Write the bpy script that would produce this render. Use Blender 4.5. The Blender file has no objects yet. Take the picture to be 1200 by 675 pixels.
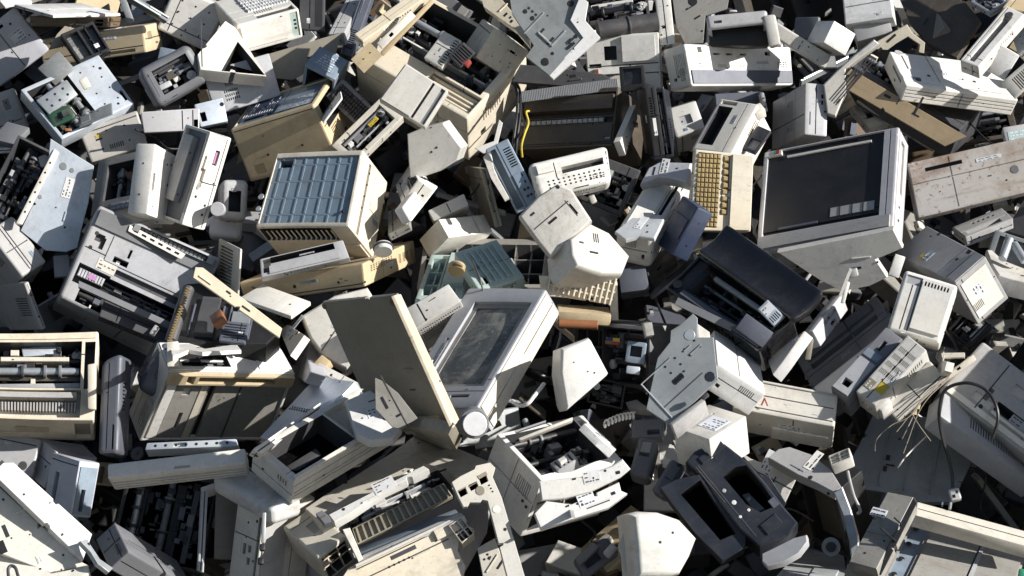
import bpy, bmesh, math, random
import numpy as np
from mathutils import Vector, Matrix
from mathutils.geometry import tessellate_polygon
R_ = math.radians
scn = bpy.context.scene
col = scn.collection
# ---------------------------------------------------------------- camera
PITCH, SLOPE, DIST, LENS = R_(16), R_(38), 7.0, 90.0
C0 = np.array([0.0, 0.0, 1.75])
VIEW = np.array([0.0, math.cos(PITCH), -math.sin(PITCH)])
CAM = C0 - VIEW * DIST
cd = bpy.data.cameras.new("camera"); cam = bpy.data.objects.new("camera", cd); col.objects.link(cam)
cam.location = CAM; cam.rotation_euler = (R_(90) - PITCH, 0, 0)
cd.lens = LENS; cd.sensor_width = 36; cd.clip_end = 500
scn.camera = cam
# ---------------------------------------------------------------- daylight
SUN = np.array([0.84, -0.29, 0.45]); SUN /= np.linalg.norm(SUN)
w = bpy.data.worlds.new("World"); scn.world = w; w.use_nodes = True
nt = w.node_tree; bg = nt.nodes['Background']
sky = nt.nodes.new('ShaderNodeTexSky'); sky.sky_type = 'NISHITA'; sky.sun_disc = False
sky.sun_elevation = math.asin(SUN[2]); sky.sun_rotation = math.atan2(SUN[0], SUN[1])
nt.links.new(sky.outputs[0], bg.inputs[0]); bg.inputs[1].default_value = 0.056
sd = bpy.data.lights.new("sun", 'SUN'); sd.energy = 5.0; sd.angle = R_(0.5); sd.color = (1, .972, .93)
so = bpy.data.objects.new("sun", sd); col.objects.link(so)
so.rotation_euler = Vector(SUN).to_track_quat('Z', 'Y').to_euler()
vs = scn.view_settings
vs.view_transform = 'Standard'; vs.look = 'None'; vs.gamma = 1; vs.use_curve_mapping = False; vs.exposure = 0.72
# ---------------------------------------------------------------- materials
MATS = {}
def mk(key, rgb, rough=.44, metal=0., dirt=.4, dirtcol=(.10, .08, .06), var=.12, bump=.15, coat=0., scr=.25, scale=1., speck=.5):
    m = bpy.data.materials.new(key); m.use_nodes = True; n = m.node_tree.nodes; l = m.node_tree.links
    b = n['Principled BSDF']
    tc = n.new('ShaderNodeTexCoord'); oi = n.new('ShaderNodeObjectInfo')
    mul = n.new('ShaderNodeMath'); mul.operation = 'MULTIPLY'; mul.inputs[1].default_value = 37.0
    l.new(oi.outputs['Random'], mul.inputs[0])
    add = n.new('ShaderNodeVectorMath'); add.operation = 'ADD'
    l.new(tc.outputs['Object'], add.inputs[0]); l.new(mul.outputs[0], add.inputs[1])
    def noise(sc, det=5, ro=.6, dist=0.):
        x = n.new('ShaderNodeTexNoise'); x.inputs['Scale'].default_value = sc * scale; x.inputs['Detail'].default_value = det
        x.inputs['Roughness'].default_value = ro; x.inputs['Distortion'].default_value = dist
        l.new(add.outputs[0], x.inputs['Vector']); return x.outputs[0]
    def ramp(src, a, b_, va=0., vb=1.):
        x = n.new('ShaderNodeMapRange'); x.inputs[1].default_value = a; x.inputs[2].default_value = b_
        x.inputs[3].default_value = va; x.inputs[4].default_value = vb; l.new(src, x.inputs[0]); return x.outputs[0]
    def mix(f, a, c, blend='MIX'):
        x = n.new('ShaderNodeMix'); x.data_type = 'RGBA'; x.blend_type = blend
        if isinstance(f, float): x.inputs[0].default_value = f
        else: l.new(f, x.inputs[0])
        for s, v in ((6, a), (7, c)):
            if isinstance(v, tuple): x.inputs[s].default_value = (*v, 1)
            else: l.new(v, x.inputs[s])
        return x.outputs[2]
    lo = tuple(max(0, c * (1 - var)) for c in rgb); hi = tuple(min(1, c * (1 + var * .6)) for c in rgb)
    c = mix(ramp(noise(5), .3, .7), lo, hi)
    # a slightly different tone on every thing
    c = mix(ramp(oi.outputs['Random'], 0, 1, 0, .55), c, tuple(x * y for x, y in zip(rgb, (.72, .70, .64))))
    if sum(rgb) > 1.:               # some plastics yellowed, some cool
        f0 = n.new('ShaderNodeMath'); f0.operation = 'FRACT'; f1 = n.new('ShaderNodeMath'); f1.operation = 'MULTIPLY'; f1.inputs[1].default_value = 3.77
        l.new(oi.outputs['Random'], f1.inputs[0]); l.new(f1.outputs[0], f0.inputs[0])
        c = mix(ramp(f0.outputs[0], .6, 1, 0, .38), c, tuple(x * y for x, y in zip(rgb, (1.0, .90, .72))))
        c = mix(ramp(f0.outputs[0], .4, 0, 0, .45), c, tuple(x * y for x, y in zip(rgb, (.86, .90, .99))))
    dm = n.new('ShaderNodeMath'); dm.operation = 'MULTIPLY'; l.new(ramp(noise(9, 8, .75, .6), .50, .76, 0, dirt), dm.inputs[0])
    fr = n.new('ShaderNodeMath'); fr.operation = 'FRACT'; m7 = n.new('ShaderNodeMath'); m7.operation = 'MULTIPLY'; m7.inputs[1].default_value = 7.13
    l.new(oi.outputs['Random'], m7.inputs[0]); l.new(m7.outputs[0], fr.inputs[0]); l.new(ramp(fr.outputs[0], 0, 1, .25, 1.5), dm.inputs[1])
    c = mix(dm.outputs[0], c, dirtcol)
    # rain and rust streaks
    mp2 = n.new('ShaderNodeMapping'); mp2.inputs['Scale'].default_value = (3, 30, 8); mp2.inputs['Rotation'].default_value = (.2, .1, .15)
    l.new(add.outputs[0], mp2.inputs[0]); s2 = n.new('ShaderNodeTexNoise'); s2.inputs['Scale'].default_value = 1.; s2.inputs['Detail'].default_value = 6; s2.inputs['Roughness'].default_value = .7
    l.new(mp2.outputs[0], s2.inputs['Vector']); c = mix(ramp(s2.outputs[0], .56, .78, 0, dirt * .8), c, (.20, .14, .09) if sum(rgb) > .6 else dirtcol)           # grime blotches
    c = mix(ramp(noise(120, 4, .75), .58, .72, 0, speck * dirt * 2.0), c, dirtcol)  # specks
    # scratches: noise stretched along one direction
    mp = n.new('ShaderNodeMapping'); mp.inputs['Scale'].default_value = (240, 9, 60); mp.inputs['Rotation'].default_value = (0, 0, .6)
    l.new(add.outputs[0], mp.inputs[0]); sn = n.new('ShaderNodeTexNoise'); sn.inputs['Scale'].default_value = 1.; sn.inputs['Detail'].default_value = 3
    l.new(mp.outputs[0], sn.inputs['Vector'])
    c = mix(ramp(sn.outputs[0], .66, .76, 0, scr), c, tuple(min(1, x * 1.5 + .04) if sum(rgb) < .9 else x * .55 for x in rgb))
    mot = ramp(noise(38, 8, .8), .3, .7, .90, 1.06)
    mm_ = n.new('ShaderNodeMix'); mm_.data_type = 'RGBA'; mm_.blend_type = 'MULTIPLY'; mm_.inputs[0].default_value = 1
    cmb = n.new('ShaderNodeCombineColor'); [l.new(mot, cmb.inputs[k]) for k in range(3)]
    l.new(c, mm_.inputs[6]); l.new(cmb.outputs[0], mm_.inputs[7]); c = mm_.outputs[2]
    # yellowed and dusty drifts
    c = mix(ramp(noise(2.3, 3, .5, .4), .5, .75, 0, .35 if sum(rgb) > 1. else .15), c, tuple(x * y for x, y in zip(rgb, (.95, .86, .68))))
    l.new(c, b.inputs['Base Color'])
    l.new(ramp(noise(14), .3, .75, max(.05, rough - .12), min(1, rough + .22)), b.inputs['Roughness'])
    b.inputs['Metallic'].default_value = metal
    b.inputs['Coat Weight'].default_value = coat; b.inputs['Coat Roughness'].default_value = .08
    bp = n.new('ShaderNodeBump'); bp.inputs['Strength'].default_value = bump; bp.inputs['Distance'].default_value = .004
    l.new(noise(22, 6), bp.inputs['Height']); l.new(bp.outputs[0], b.inputs['Normal'])
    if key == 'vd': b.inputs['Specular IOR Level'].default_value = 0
    MATS[key] = m; return m
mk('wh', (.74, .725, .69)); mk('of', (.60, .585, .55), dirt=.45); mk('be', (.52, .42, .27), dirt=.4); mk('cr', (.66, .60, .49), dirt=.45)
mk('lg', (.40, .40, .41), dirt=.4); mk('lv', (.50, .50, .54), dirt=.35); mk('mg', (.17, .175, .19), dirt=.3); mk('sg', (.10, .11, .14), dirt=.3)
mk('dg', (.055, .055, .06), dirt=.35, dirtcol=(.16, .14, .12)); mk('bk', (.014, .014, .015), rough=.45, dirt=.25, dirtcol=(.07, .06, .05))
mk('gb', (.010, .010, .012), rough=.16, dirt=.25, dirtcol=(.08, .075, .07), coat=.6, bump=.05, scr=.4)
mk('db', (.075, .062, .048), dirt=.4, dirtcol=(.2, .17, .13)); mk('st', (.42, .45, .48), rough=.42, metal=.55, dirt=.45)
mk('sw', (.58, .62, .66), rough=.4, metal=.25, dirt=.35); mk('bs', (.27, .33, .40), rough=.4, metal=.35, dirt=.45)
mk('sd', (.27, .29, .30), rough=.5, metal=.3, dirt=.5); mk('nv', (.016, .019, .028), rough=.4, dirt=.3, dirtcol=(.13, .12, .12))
mk('bl', (.03, .048, .10), rough=.4); mk('te', (.42, .52, .50), dirt=.4); mk('tb', (.36, .275, .17), dirt=.5)
mk('br', (.16, .11, .07), dirt=.5); mk('ol', (.28, .25, .19), dirt=.5)
mk('ub', (.26, .235, .19), dirt=.5, var=.2); mk('tn', (.36, .27, .13), dirt=.3); mk('pc', (.02, .075, .045), rough=.4, dirt=.3)
mk('ye', (.60, .45, .04), dirt=.3); mk('rd', (.34, .06, .05), dirt=.2); mk('gn', (.06, .40, .22), dirt=.2); mk('or', (.30, .12, .05)); mk('pk', (.45, .22, .42))
mk('sc', (.016, .016, .019), rough=.5, dirt=.2, dirtcol=(.07, .07, .07), coat=.0, bump=.02, scr=.5)
mk('bm', (.20, .27, .345), rough=.6, metal=.0, dirt=.5)
mk('pa', (.72, .73, .76), rough=.6, dirt=.3, scr=.1); mk('cp', (.45, .20, .10), rough=.3, metal=.8); mk('ru', (.50, .49, .50), dirt=1.6, dirtcol=(.20, .10, .05), scale=.55)
mk('gy', (.30, .29, .27), dirt=.7, dirtcol=(.09, .08, .06), scale=.8)
mk('gs', (.11, .12, .12), rough=.38, dirt=1.5, dirtcol=(.36, .34, .29), coat=.08, scale=.8, scr=.7, var=.3)
mk('vd', (.004, .004, .005), rough=.8, dirt=.1, scr=0., bump=0.)  # near-black without sheen: paints the darkness inside openings
mk('sl', (.05, .042, .035), rough=.9, dirt=.6, bump=.8)
# ---------------------------------------------------------------- pixel <-> place
F = LENS / 36 * 1200
RT = np.array([1., 0, 0]); UP = np.array([0, math.sin(PITCH), math.cos(PITCH)])
HN = np.array([0, -math.sin(SLOPE), math.cos(SLOPE)])
TILE = [0, 0]
def T(c):
    k = 'abcdefghijklmnop'.index(c); TILE[0] = (0, 300, 600, 880)[k % 4]; TILE[1] = (0, 165, 330, 495)[k // 4]
def ray(p):
    x = TILE[0] + p[0] / 3.75; y = TILE[1] + p[1] / 3.75
    r = VIEW + RT * (x - 600) / F + UP * (337.5 - y) / F
    return r / np.linalg.norm(r)
def at(p, d):                       # the heap's surface at a point of the picture, d metres out of it
    r = ray(p); t = ((C0 - CAM) @ HN) / (r @ HN)
    return CAM + r * (t - d)
class Frame: pass
def solve(P, A, B, C, d, D=None):
    rP = ray(P); O = at(P, d); L = np.linalg.norm(O - CAM)
    e1 = np.cross(rP, UP); e1 /= np.linalg.norm(e1); e2 = np.cross(e1, rP)
    rr = [ray(q) for q in (A, B, C)]; v2 = []
    for r in rr:
        q = r / (r @ rP) * L - rP * L; v2.append(np.array([q @ e1, q @ e2]))
    ln = [max(1e-6, np.linalg.norm(v)) for v in v2]
    def dot(i, j): return min(v2[i] @ v2[j] / (ln[i] * ln[j]), -.05)
    ab, bc, ac = dot(0, 1), dot(1, 2), dot(0, 2)
    z = [math.sqrt(-ab * ac / bc), math.sqrt(-ab * bc / ac), math.sqrt(-ac * bc / ab)]
    V3 = []
    for k in range(3):
        zz = min(z[k], 1.3) * ln[k]; V3.append(np.array([v2[k][0], v2[k][1], zz]) / math.hypot(ln[k], zz))
    tgt = [v / l_ for v, l_ in zip(v2, ln)]; sh = min(ln[0], ln[1])
    wt = np.array([1., 1., .45 * min(1., ln[2] / sh * 2.2)])
    hand = 1. if np.linalg.det(np.column_stack(V3)) > 0 else -1.
    def ortho(M):
        U_, S_, Vt_ = np.linalg.svd(M); Q_ = U_ @ Vt_
        if np.linalg.det(Q_) * hand < 0: U_[:, 2] *= -1; Q_ = U_ @ Vt_
        return Q_
    def cost(Q_):
        c = 0
        for k in range(3):
            p = Q_[:2, k]; l_ = math.hypot(*p) + 1e-6; cr = (p[0] * tgt[k][1] - p[1] * tgt[k][0]) / l_; dt = (p @ tgt[k]) / l_
            c += wt[k] * (cr * cr + (1 - dt if dt < .5 else 0)); 
            if Q_[2, k] < 0: c += .6 * Q_[2, k] ** 2
            if k < 2: c += .012 * Q_[2, k] ** 2 + .5 * max(0, abs(Q_[2, k]) - .8) ** 2
        return c
    rs = np.random.RandomState(3); best = None
    for s_ in range(4):
        Qc = ortho(np.column_stack(V3) * wt) if s_ == 0 else ortho(np.column_stack([np.array([*tgt[k], (.25, .7, 1.2)[s_ - 1] if k == 2 else rs.uniform(0, .7)]) for k in range(3)]))
        cc = cost(Qc); st = .35
        for it in range(170):
            w_ = rs.normal(size=3) * st; th = np.linalg.norm(w_); kx = w_ / th; K_ = np.array([[0, -kx[2], kx[1]], [kx[2], 0, -kx[0]], [-kx[1], kx[0], 0]])
            Rm = np.eye(3) + math.sin(th) * K_ + (1 - math.cos(th)) * K_ @ K_; Qn = Rm @ Qc; cn = cost(Qn)
            if cn < cc: Qc, cc = Qn, cn; st = min(.5, st * 1.3)
            else: st = max(.002, st * .94)
        if best is None or cc < best[0]: best = (cc, Qc)
    Bm = np.column_stack([e1, e2, rP]); Q = Bm @ best[1]
    fs = [max(.35, math.hypot(*best[1][:2, k])) for k in range(3)]; lens = [ln[k] / fs[k] for k in range(3)]
    # lengths so that the ends fall on their rays again
    for k in range(3):
        ax = Q[:, k]; r = rr[k]; n_ = np.cross(r, np.cross(ax, r)); lam = ((CAM - O) @ n_) / (ax @ n_) if abs(ax @ n_) > 1e-6 else lens[k]
        if .6 * lens[k] < lam < 1.6 * lens[k]: lens[k] = lam
    f = Frame(); f.O = O; f.Q = Q; f.L = [lens[0], lens[1], min(lens[2], .5)]
    if D and not (ln[2] > .045 and D > lens[2]): f.L[2] = D
    return f
def world(f, pts):                  # box coordinates (x along A, y along B, z<0 into the body) -> world
    p = np.asarray(pts, float); return f.O + p[:, [0]] * f.Q[:, 0] + p[:, [1]] * f.Q[:, 1] - p[:, [2]] * f.Q[:, 2]
def unproj(f, face, p):
    r = ray(p); i, j, k = {'f': (0, 1, 2), 'a': (0, 2, 1), 'b': (1, 2, 0)}[face]
    n = f.Q[:, k]; t = ((f.O - CAM) @ n) / (r @ n); q = CAM + r * t - f.O
    return q @ f.Q[:, i], q @ f.Q[:, j]
# ---------------------------------------------------------------- mesh buffer
class Buf:
    def __init__(s): s.v = []; s.f = []; s.m = []; s.n = 0
    def add(s, verts, faces, mat):
        s.v.append(np.asarray(verts, float)); s.f += [tuple(i + s.n for i in q) for q in faces]
        s.m += [mat] * len(faces) if isinstance(mat, str) else list(mat); s.n += len(verts)
BOXF = [(0, 3, 2, 1), (4, 5, 6, 7), (0, 1, 5, 4), (1, 2, 6, 5), (2, 3, 7, 6), (3, 0, 4, 7)]
def bx(buf, f, x0, y0, z0, x1, y1, z1, mat, c=0.0012):
    c = min(c, (x1 - x0) * .3, (y1 - y0) * .3)
    pts = [(x0, y0, z0), (x1, y0, z0), (x1, y1, z0), (x0, y1, z0), (x0, y0, z1 - c), (x1, y0, z1 - c), (x1, y1, z1 - c), (x0, y1, z1 - c),
           (x0 + c, y0 + c, z1), (x1 - c, y0 + c, z1), (x1 - c, y1 - c, z1), (x0 + c, y1 - c, z1)]
    fc = [(0, 1, 5, 4), (1, 2, 6, 5), (2, 3, 7, 6), (3, 0, 4, 7), (4, 5, 9, 8), (5, 6, 10, 9), (6, 7, 11, 10), (7, 4, 8, 11), (8, 9, 10, 11), (3, 2, 1, 0)]
    buf.add(world(f, pts), fc, mat)
def tube(buf, p, q, r, mat, n=14, r2=None, caps=True):
    p = np.asarray(p, float); q = np.asarray(q, float); a = q - p; L = np.linalg.norm(a); a = a / L
    e = np.cross(a, [0, 0, 1.] if abs(a[2]) < .9 else [1., 0, 0]); e /= np.linalg.norm(e); g = np.cross(a, e)
    r2 = r if r2 is None else r2; pts = []; ch = min(.0015, r * .2)
    for cc, rr in ((p, r - ch), (p + a * ch, r), (q - a * ch, r2), (q, r2 - ch)):
        for k in range(n):
            t = 2 * math.pi * k / n; pts.append(cc + (e * math.cos(t) + g * math.sin(t)) * rr)
    fc = [(j * n + k, j * n + (k + 1) % n, (j + 1) * n + (k + 1) % n, (j + 1) * n + k) for j in range(3) for k in range(n)]
    if caps: fc += [tuple(range(n - 1, -1, -1)), tuple(range(3 * n, 4 * n))]
    buf.add(pts, fc, mat)
def gear(buf, f, x, y, z, r, h, mat, teeth=14):
    n = teeth * 2; pts = []
    for zz in (z, z + h):
        for k in range(n):
            rr = r if k % 2 else r * .84; t = 2 * math.pi * k / n; pts.append((x + rr * math.cos(t), y + rr * math.sin(t), zz))
    fc = [(k, (k + 1) % n, n + (k + 1) % n, n + k) for k in range(n)] + [tuple(range(n, 2 * n))]
    buf.add(world(f, pts), fc, mat)
    tube(buf, world(f, [(x, y, z)])[0], world(f, [(x, y, z + h * 1.7)])[0], r * .3, mat, 8)
def link(name, buf, parent=None, base=None, smooth=True):
    v = np.concatenate(buf.v); inv = np.linalg.inv(base)
    v = v @ inv[:3, :3].T + inv[:3, 3]
    me = bpy.data.meshes.new(name); me.from_pydata(v.tolist(), [], buf.f)
    keys = sorted(set(buf.m)); 
    for k in keys: me.materials.append(MATS[k])
    me.polygons.foreach_set('material_index', [keys.index(k) for k in buf.m])
    bm = bmesh.new(); bm.from_mesh(me); bmesh.ops.remove_doubles(bm, verts=bm.verts, dist=2e-5); bm.to_mesh(me); bm.free()
    me.polygons.foreach_set('use_smooth', [True] * len(me.polygons))
    me.set_sharp_from_angle(angle=R_(32)); me.update()
    o = bpy.data.objects.new(name, me); col.objects.link(o)
    if parent: o.parent = parent
    else: o.matrix_world = Matrix(base.tolist())
    return o
# ---------------------------------------------------------------- boxes with cut-in features
FACES = {'f': (0, 1, lambda s, t, h: (s, t, h)), 'a': (0, 2, lambda s, t, h: (s, -h, -t)), 'b': (1, 2, lambda s, t, h: (-h, s, -t)),
         'a2': (0, 2, None), 'b2': (1, 2, None), 'f2': (0, 1, None)}
rng = random.Random(7)
def boxbuf(f, mat, feats, r, n=0, fn=None):
    Lx, Ly, D = f.L; r = min(r, Lx * .24, Ly * .24, D * .45); buf = Buf(); Ld = (Lx, Ly, D); extra = []
    maps = {'f': lambda s, t, h: (s, t, h), 'a': lambda s, t, h: (s, -h, -t), 'b': lambda s, t, h: (-h, s, -t),
            'f2': lambda s, t, h: (s, t, -D - h), 'a2': lambda s, t, h: (s, Ly + h, -t), 'b2': lambda s, t, h: (Lx + h, s, -t)}
    for face, mp in maps.items():
        i, j = {'f': (0, 1), 'a': (0, 2), 'b': (1, 2)}[face[0]]
        L1, L2 = Ld[i], Ld[j]; lo = r + .0005; rects = []; k3 = {'f': 2, 'a': 1, 'b': 0}[face[0]]; thick = Ld[k3]
        def clampr(a0, b0, a1, b1):
            a0, a1 = sorted((a0, a1)); b0, b1 = sorted((b0, b1))
            a0 = max(a0, lo); b0 = max(b0, lo); a1 = min(a1, L1 - lo); b1 = min(b1, L2 - lo)
            return (a0, b0, a1, b1) if a1 - a0 > .001 and b1 - b0 > .001 else None
        for ft in feats:
            if ft[1] != face: continue
            code = ft[0]
            if len(ft[2]) == 4: a0, b0, a1, b1 = ft[2][0] * L1, ft[2][1] * L2, ft[2][2] * L1, ft[2][3] * L2; rest = ft[3:]
            elif code == 'D': (a0, b0) = unproj(f, face, ft[2]); a1, b1 = a0, b0; rest = ft[3:]
            else: (a0, b0), (a1, b1) = unproj(f, face, ft[2]), unproj(f, face, ft[3]); rest = ft[4:]
            if code == 'D':
                extra.append(('D', face, mp, a0, b0) + tuple(rest)); continue
            if code == 'G':
                if abs(a1 - a0) > abs(b1 - b0): m_ = (b0 + b1) / 2; b0, b1 = m_ - .0016, m_ + .0016
                else: m_ = (a0 + a1) / 2; a0, a1 = m_ - .0016, m_ + .0016
                q = clampr(a0, b0, a1, b1)
                if q: rects.append((*q, -.004, 'dg' if mat in ('wh', 'of', 'cr', 'be', 'lg', 'lv') else mat))
                continue
            q = clampr(a0, b0, a1, b1)
            if not q: continue
            a0, b0, a1, b1 = q
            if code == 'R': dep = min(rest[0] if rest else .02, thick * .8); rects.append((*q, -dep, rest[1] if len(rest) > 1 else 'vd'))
            elif code == 'B': rects.append((*q, rest[0] if rest else .004, rest[1] if len(rest) > 1 else mat))
            elif code == 'V':
                nn, ax = rest[0], rest[1]; dep = min(.012, thick * .5); mm = rest[2] if len(rest) > 2 else 'bk'
                for k in range(nn):
                    if ax == 'u': c0 = a0 + (a1 - a0) * (k + .25) / nn; c1 = a0 + (a1 - a0) * (k + .75) / nn; rects.append((c0, b0, c1, b1, -dep, mm))
                    else: c0 = b0 + (b1 - b0) * (k + .25) / nn; c1 = b0 + (b1 - b0) * (k + .75) / nn; rects.append((a0, c0, a1, c1, -dep, mm))
            elif code == 'VV':
                nu, nv = rest[:2]; dep = min(.01, thick * .5)
                for k in range(nu):
                    for k2 in range(nv):
                        rects.append((a0 + (a1 - a0) * (k + .22) / nu, b0 + (b1 - b0) * (k2 + .2) / nv, a0 + (a1 - a0) * (k + .78) / nu, b0 + (b1 - b0) * (k2 + .8) / nv, -dep, rest[2] if len(rest) > 2 else 'bk'))
            elif code == 'L':       # raised ribs
                nn, ax, hh, mm = rest
                for k in range(nn):
                    if ax == 'u': c = a0 + (a1 - a0) * (k + .5) / nn; rects.append((c - .0025, b0, c + .0025, b1, hh, mm))
                    else: c = b0 + (b1 - b0) * (k + .5) / nn; rects.append((a0, c - .0025, a1, c + .0025, hh, mm))
            elif code == 'X':
                nu, nv, dep = rest[:3]; dep = min(dep, thick * .8); mm = rest[3] if len(rest) > 3 else mat
                rects.append((*q, -dep, mm))
                for k in range(1, nu):
                    c = a0 + (a1 - a0) * k / nu; rects.append((c - .002, b0, c + .002, b1, -dep * (.08 + .3 * (k % 2)), mm))
                for k in range(1, nv):
                    c = b0 + (b1 - b0) * k / nv; rects.append((a0, c - .002, a1, c + .002, -dep * .2, mm))
            elif code in ('M', 'S', 'K', 'W', 'P', 'H'):
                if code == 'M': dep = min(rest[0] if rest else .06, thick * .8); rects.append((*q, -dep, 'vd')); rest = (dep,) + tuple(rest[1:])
                if code == 'W': rects.append((*q, -.012, 'dg'))
                if code == 'K': rects.append((*q, -.004, rest[3] if len(rest) > 3 else 'dg'))
                extra.append((code, face, mp, *q) + tuple(rest))
        S_ = {0, L1}; T_ = {0, L2}
        for Sx, LL in ((S_, L1), (T_, L2)):
            if r > .0015: Sx |= {r, LL - r}
            if r > .006: Sx |= {r * .586, LL - r * .586}
            if r > .02: Sx |= {r * .8, r * .3, LL - r * .8, LL - r * .3}
            for k in range(1, n): Sx.add(LL * k / n)
        for q in rects: S_ |= {q[0], q[2]}; T_ |= {q[1], q[3]}
        def uniq(s):
            o = []
            for x in sorted(s):
                if not o or x - o[-1] > 1e-5: o.append(x)
            return o
        S_ = uniq(S_); T_ = uniq(T_); ns, nt_ = len(S_) - 1, len(T_) - 1
        H = np.zeros((ns, nt_)); Mx = np.full((ns, nt_), mat, dtype=object)
        sc_ = (np.array(S_[:-1]) + np.array(S_[1:])) / 2; tc_ = (np.array(T_[:-1]) + np.array(T_[1:])) / 2
        for q in rects:
            si = np.where((sc_ > q[0]) & (sc_ < q[2]))[0]; ti = np.where((tc_ > q[1]) & (tc_ < q[3]))[0]
            if len(si) and len(ti): H[si[0]:si[-1] + 1, ti[0]:ti[-1] + 1] = q[4]; Mx[si[0]:si[-1] + 1, ti[0]:ti[-1] + 1] = q[5]
        V = []; Fc = []; Mm = []; idx = {}
        def vid(i_, j_, h):
            key = (i_, j_, round(h, 5))
            if key not in idx: idx[key] = len(V); V.append((S_[i_], T_[j_], h))
            return idx[key]
        for i_ in range(ns):
            for j_ in range(nt_):
                h = H[i_, j_]
                Fc.append((vid(i_, j_, h), vid(i_ + 1, j_, h), vid(i_ + 1, j_ + 1, h), vid(i_, j_ + 1, h))); Mm.append(Mx[i_, j_])
                if i_ + 1 < ns and abs(H[i_ + 1, j_] - h) > 1e-6:
                    g = H[i_ + 1, j_]; Fc.append((vid(i_ + 1, j_, h), vid(i_ + 1, j_ + 1, h), vid(i_ + 1, j_ + 1, g), vid(i_ + 1, j_, g)))
                    Mm.append(('dg' if mat != 'te' and min(h, g) < -.035 else Mx[i_, j_] if h > g else Mx[i_ + 1, j_]))  # walls of deep recesses painted dark in place of the shade inside
                if j_ + 1 < nt_ and abs(H[i_, j_ + 1] - h) > 1e-6:
                    g = H[i_, j_ + 1]; Fc.append((vid(i_, j_ + 1, h), vid(i_ + 1, j_ + 1, h), vid(i_ + 1, j_ + 1, g), vid(i_, j_ + 1, g)))
                    Mm.append(('dg' if mat != 'te' and min(h, g) < -.035 else Mx[i_, j_] if h > g else Mx[i_, j_ + 1]))  # same dark paint for the shade on the other walls
        pts = []
        for (s, t, h) in V:
            p = np.array(mp(s, t, h), float)
            if abs(h) < 1e-7 and r > 1e-4:
                q = np.array([min(max(p[0], r), Lx - r), min(max(p[1], r), Ly - r), min(max(p[2], -D + r), -r)])
                dd = p - q; ll = np.linalg.norm(dd)
                if ll > 1e-9: p = q + dd / ll * r
            pts.append(p)
        pts = np.array(pts)
        if fn:
            un = pts / np.array([Lx, Ly, D]); un[:, 2] *= -1
            un = np.array([fn(*u) for u in un]); un[:, 2] *= -1; pts = un * np.array([Lx, Ly, D])
        buf.add(world(f, pts), Fc, Mm)
    return buf, extra
class Sub: pass
def subframe(f, face):              # a frame whose main face is the given side
    g = Frame(); Q = f.Q
    if face == 'f': return f
    if face == 'a': g.O = f.O; g.Q = np.column_stack([Q[:, 0], Q[:, 2], Q[:, 1]]); g.L = [f.L[0], f.L[2], f.L[1]]
    else: g.O = f.O; g.Q = np.column_stack([Q[:, 1], Q[:, 2], Q[:, 0]]); g.L = [f.L[1], f.L[2], f.L[0]]
    return g
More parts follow.
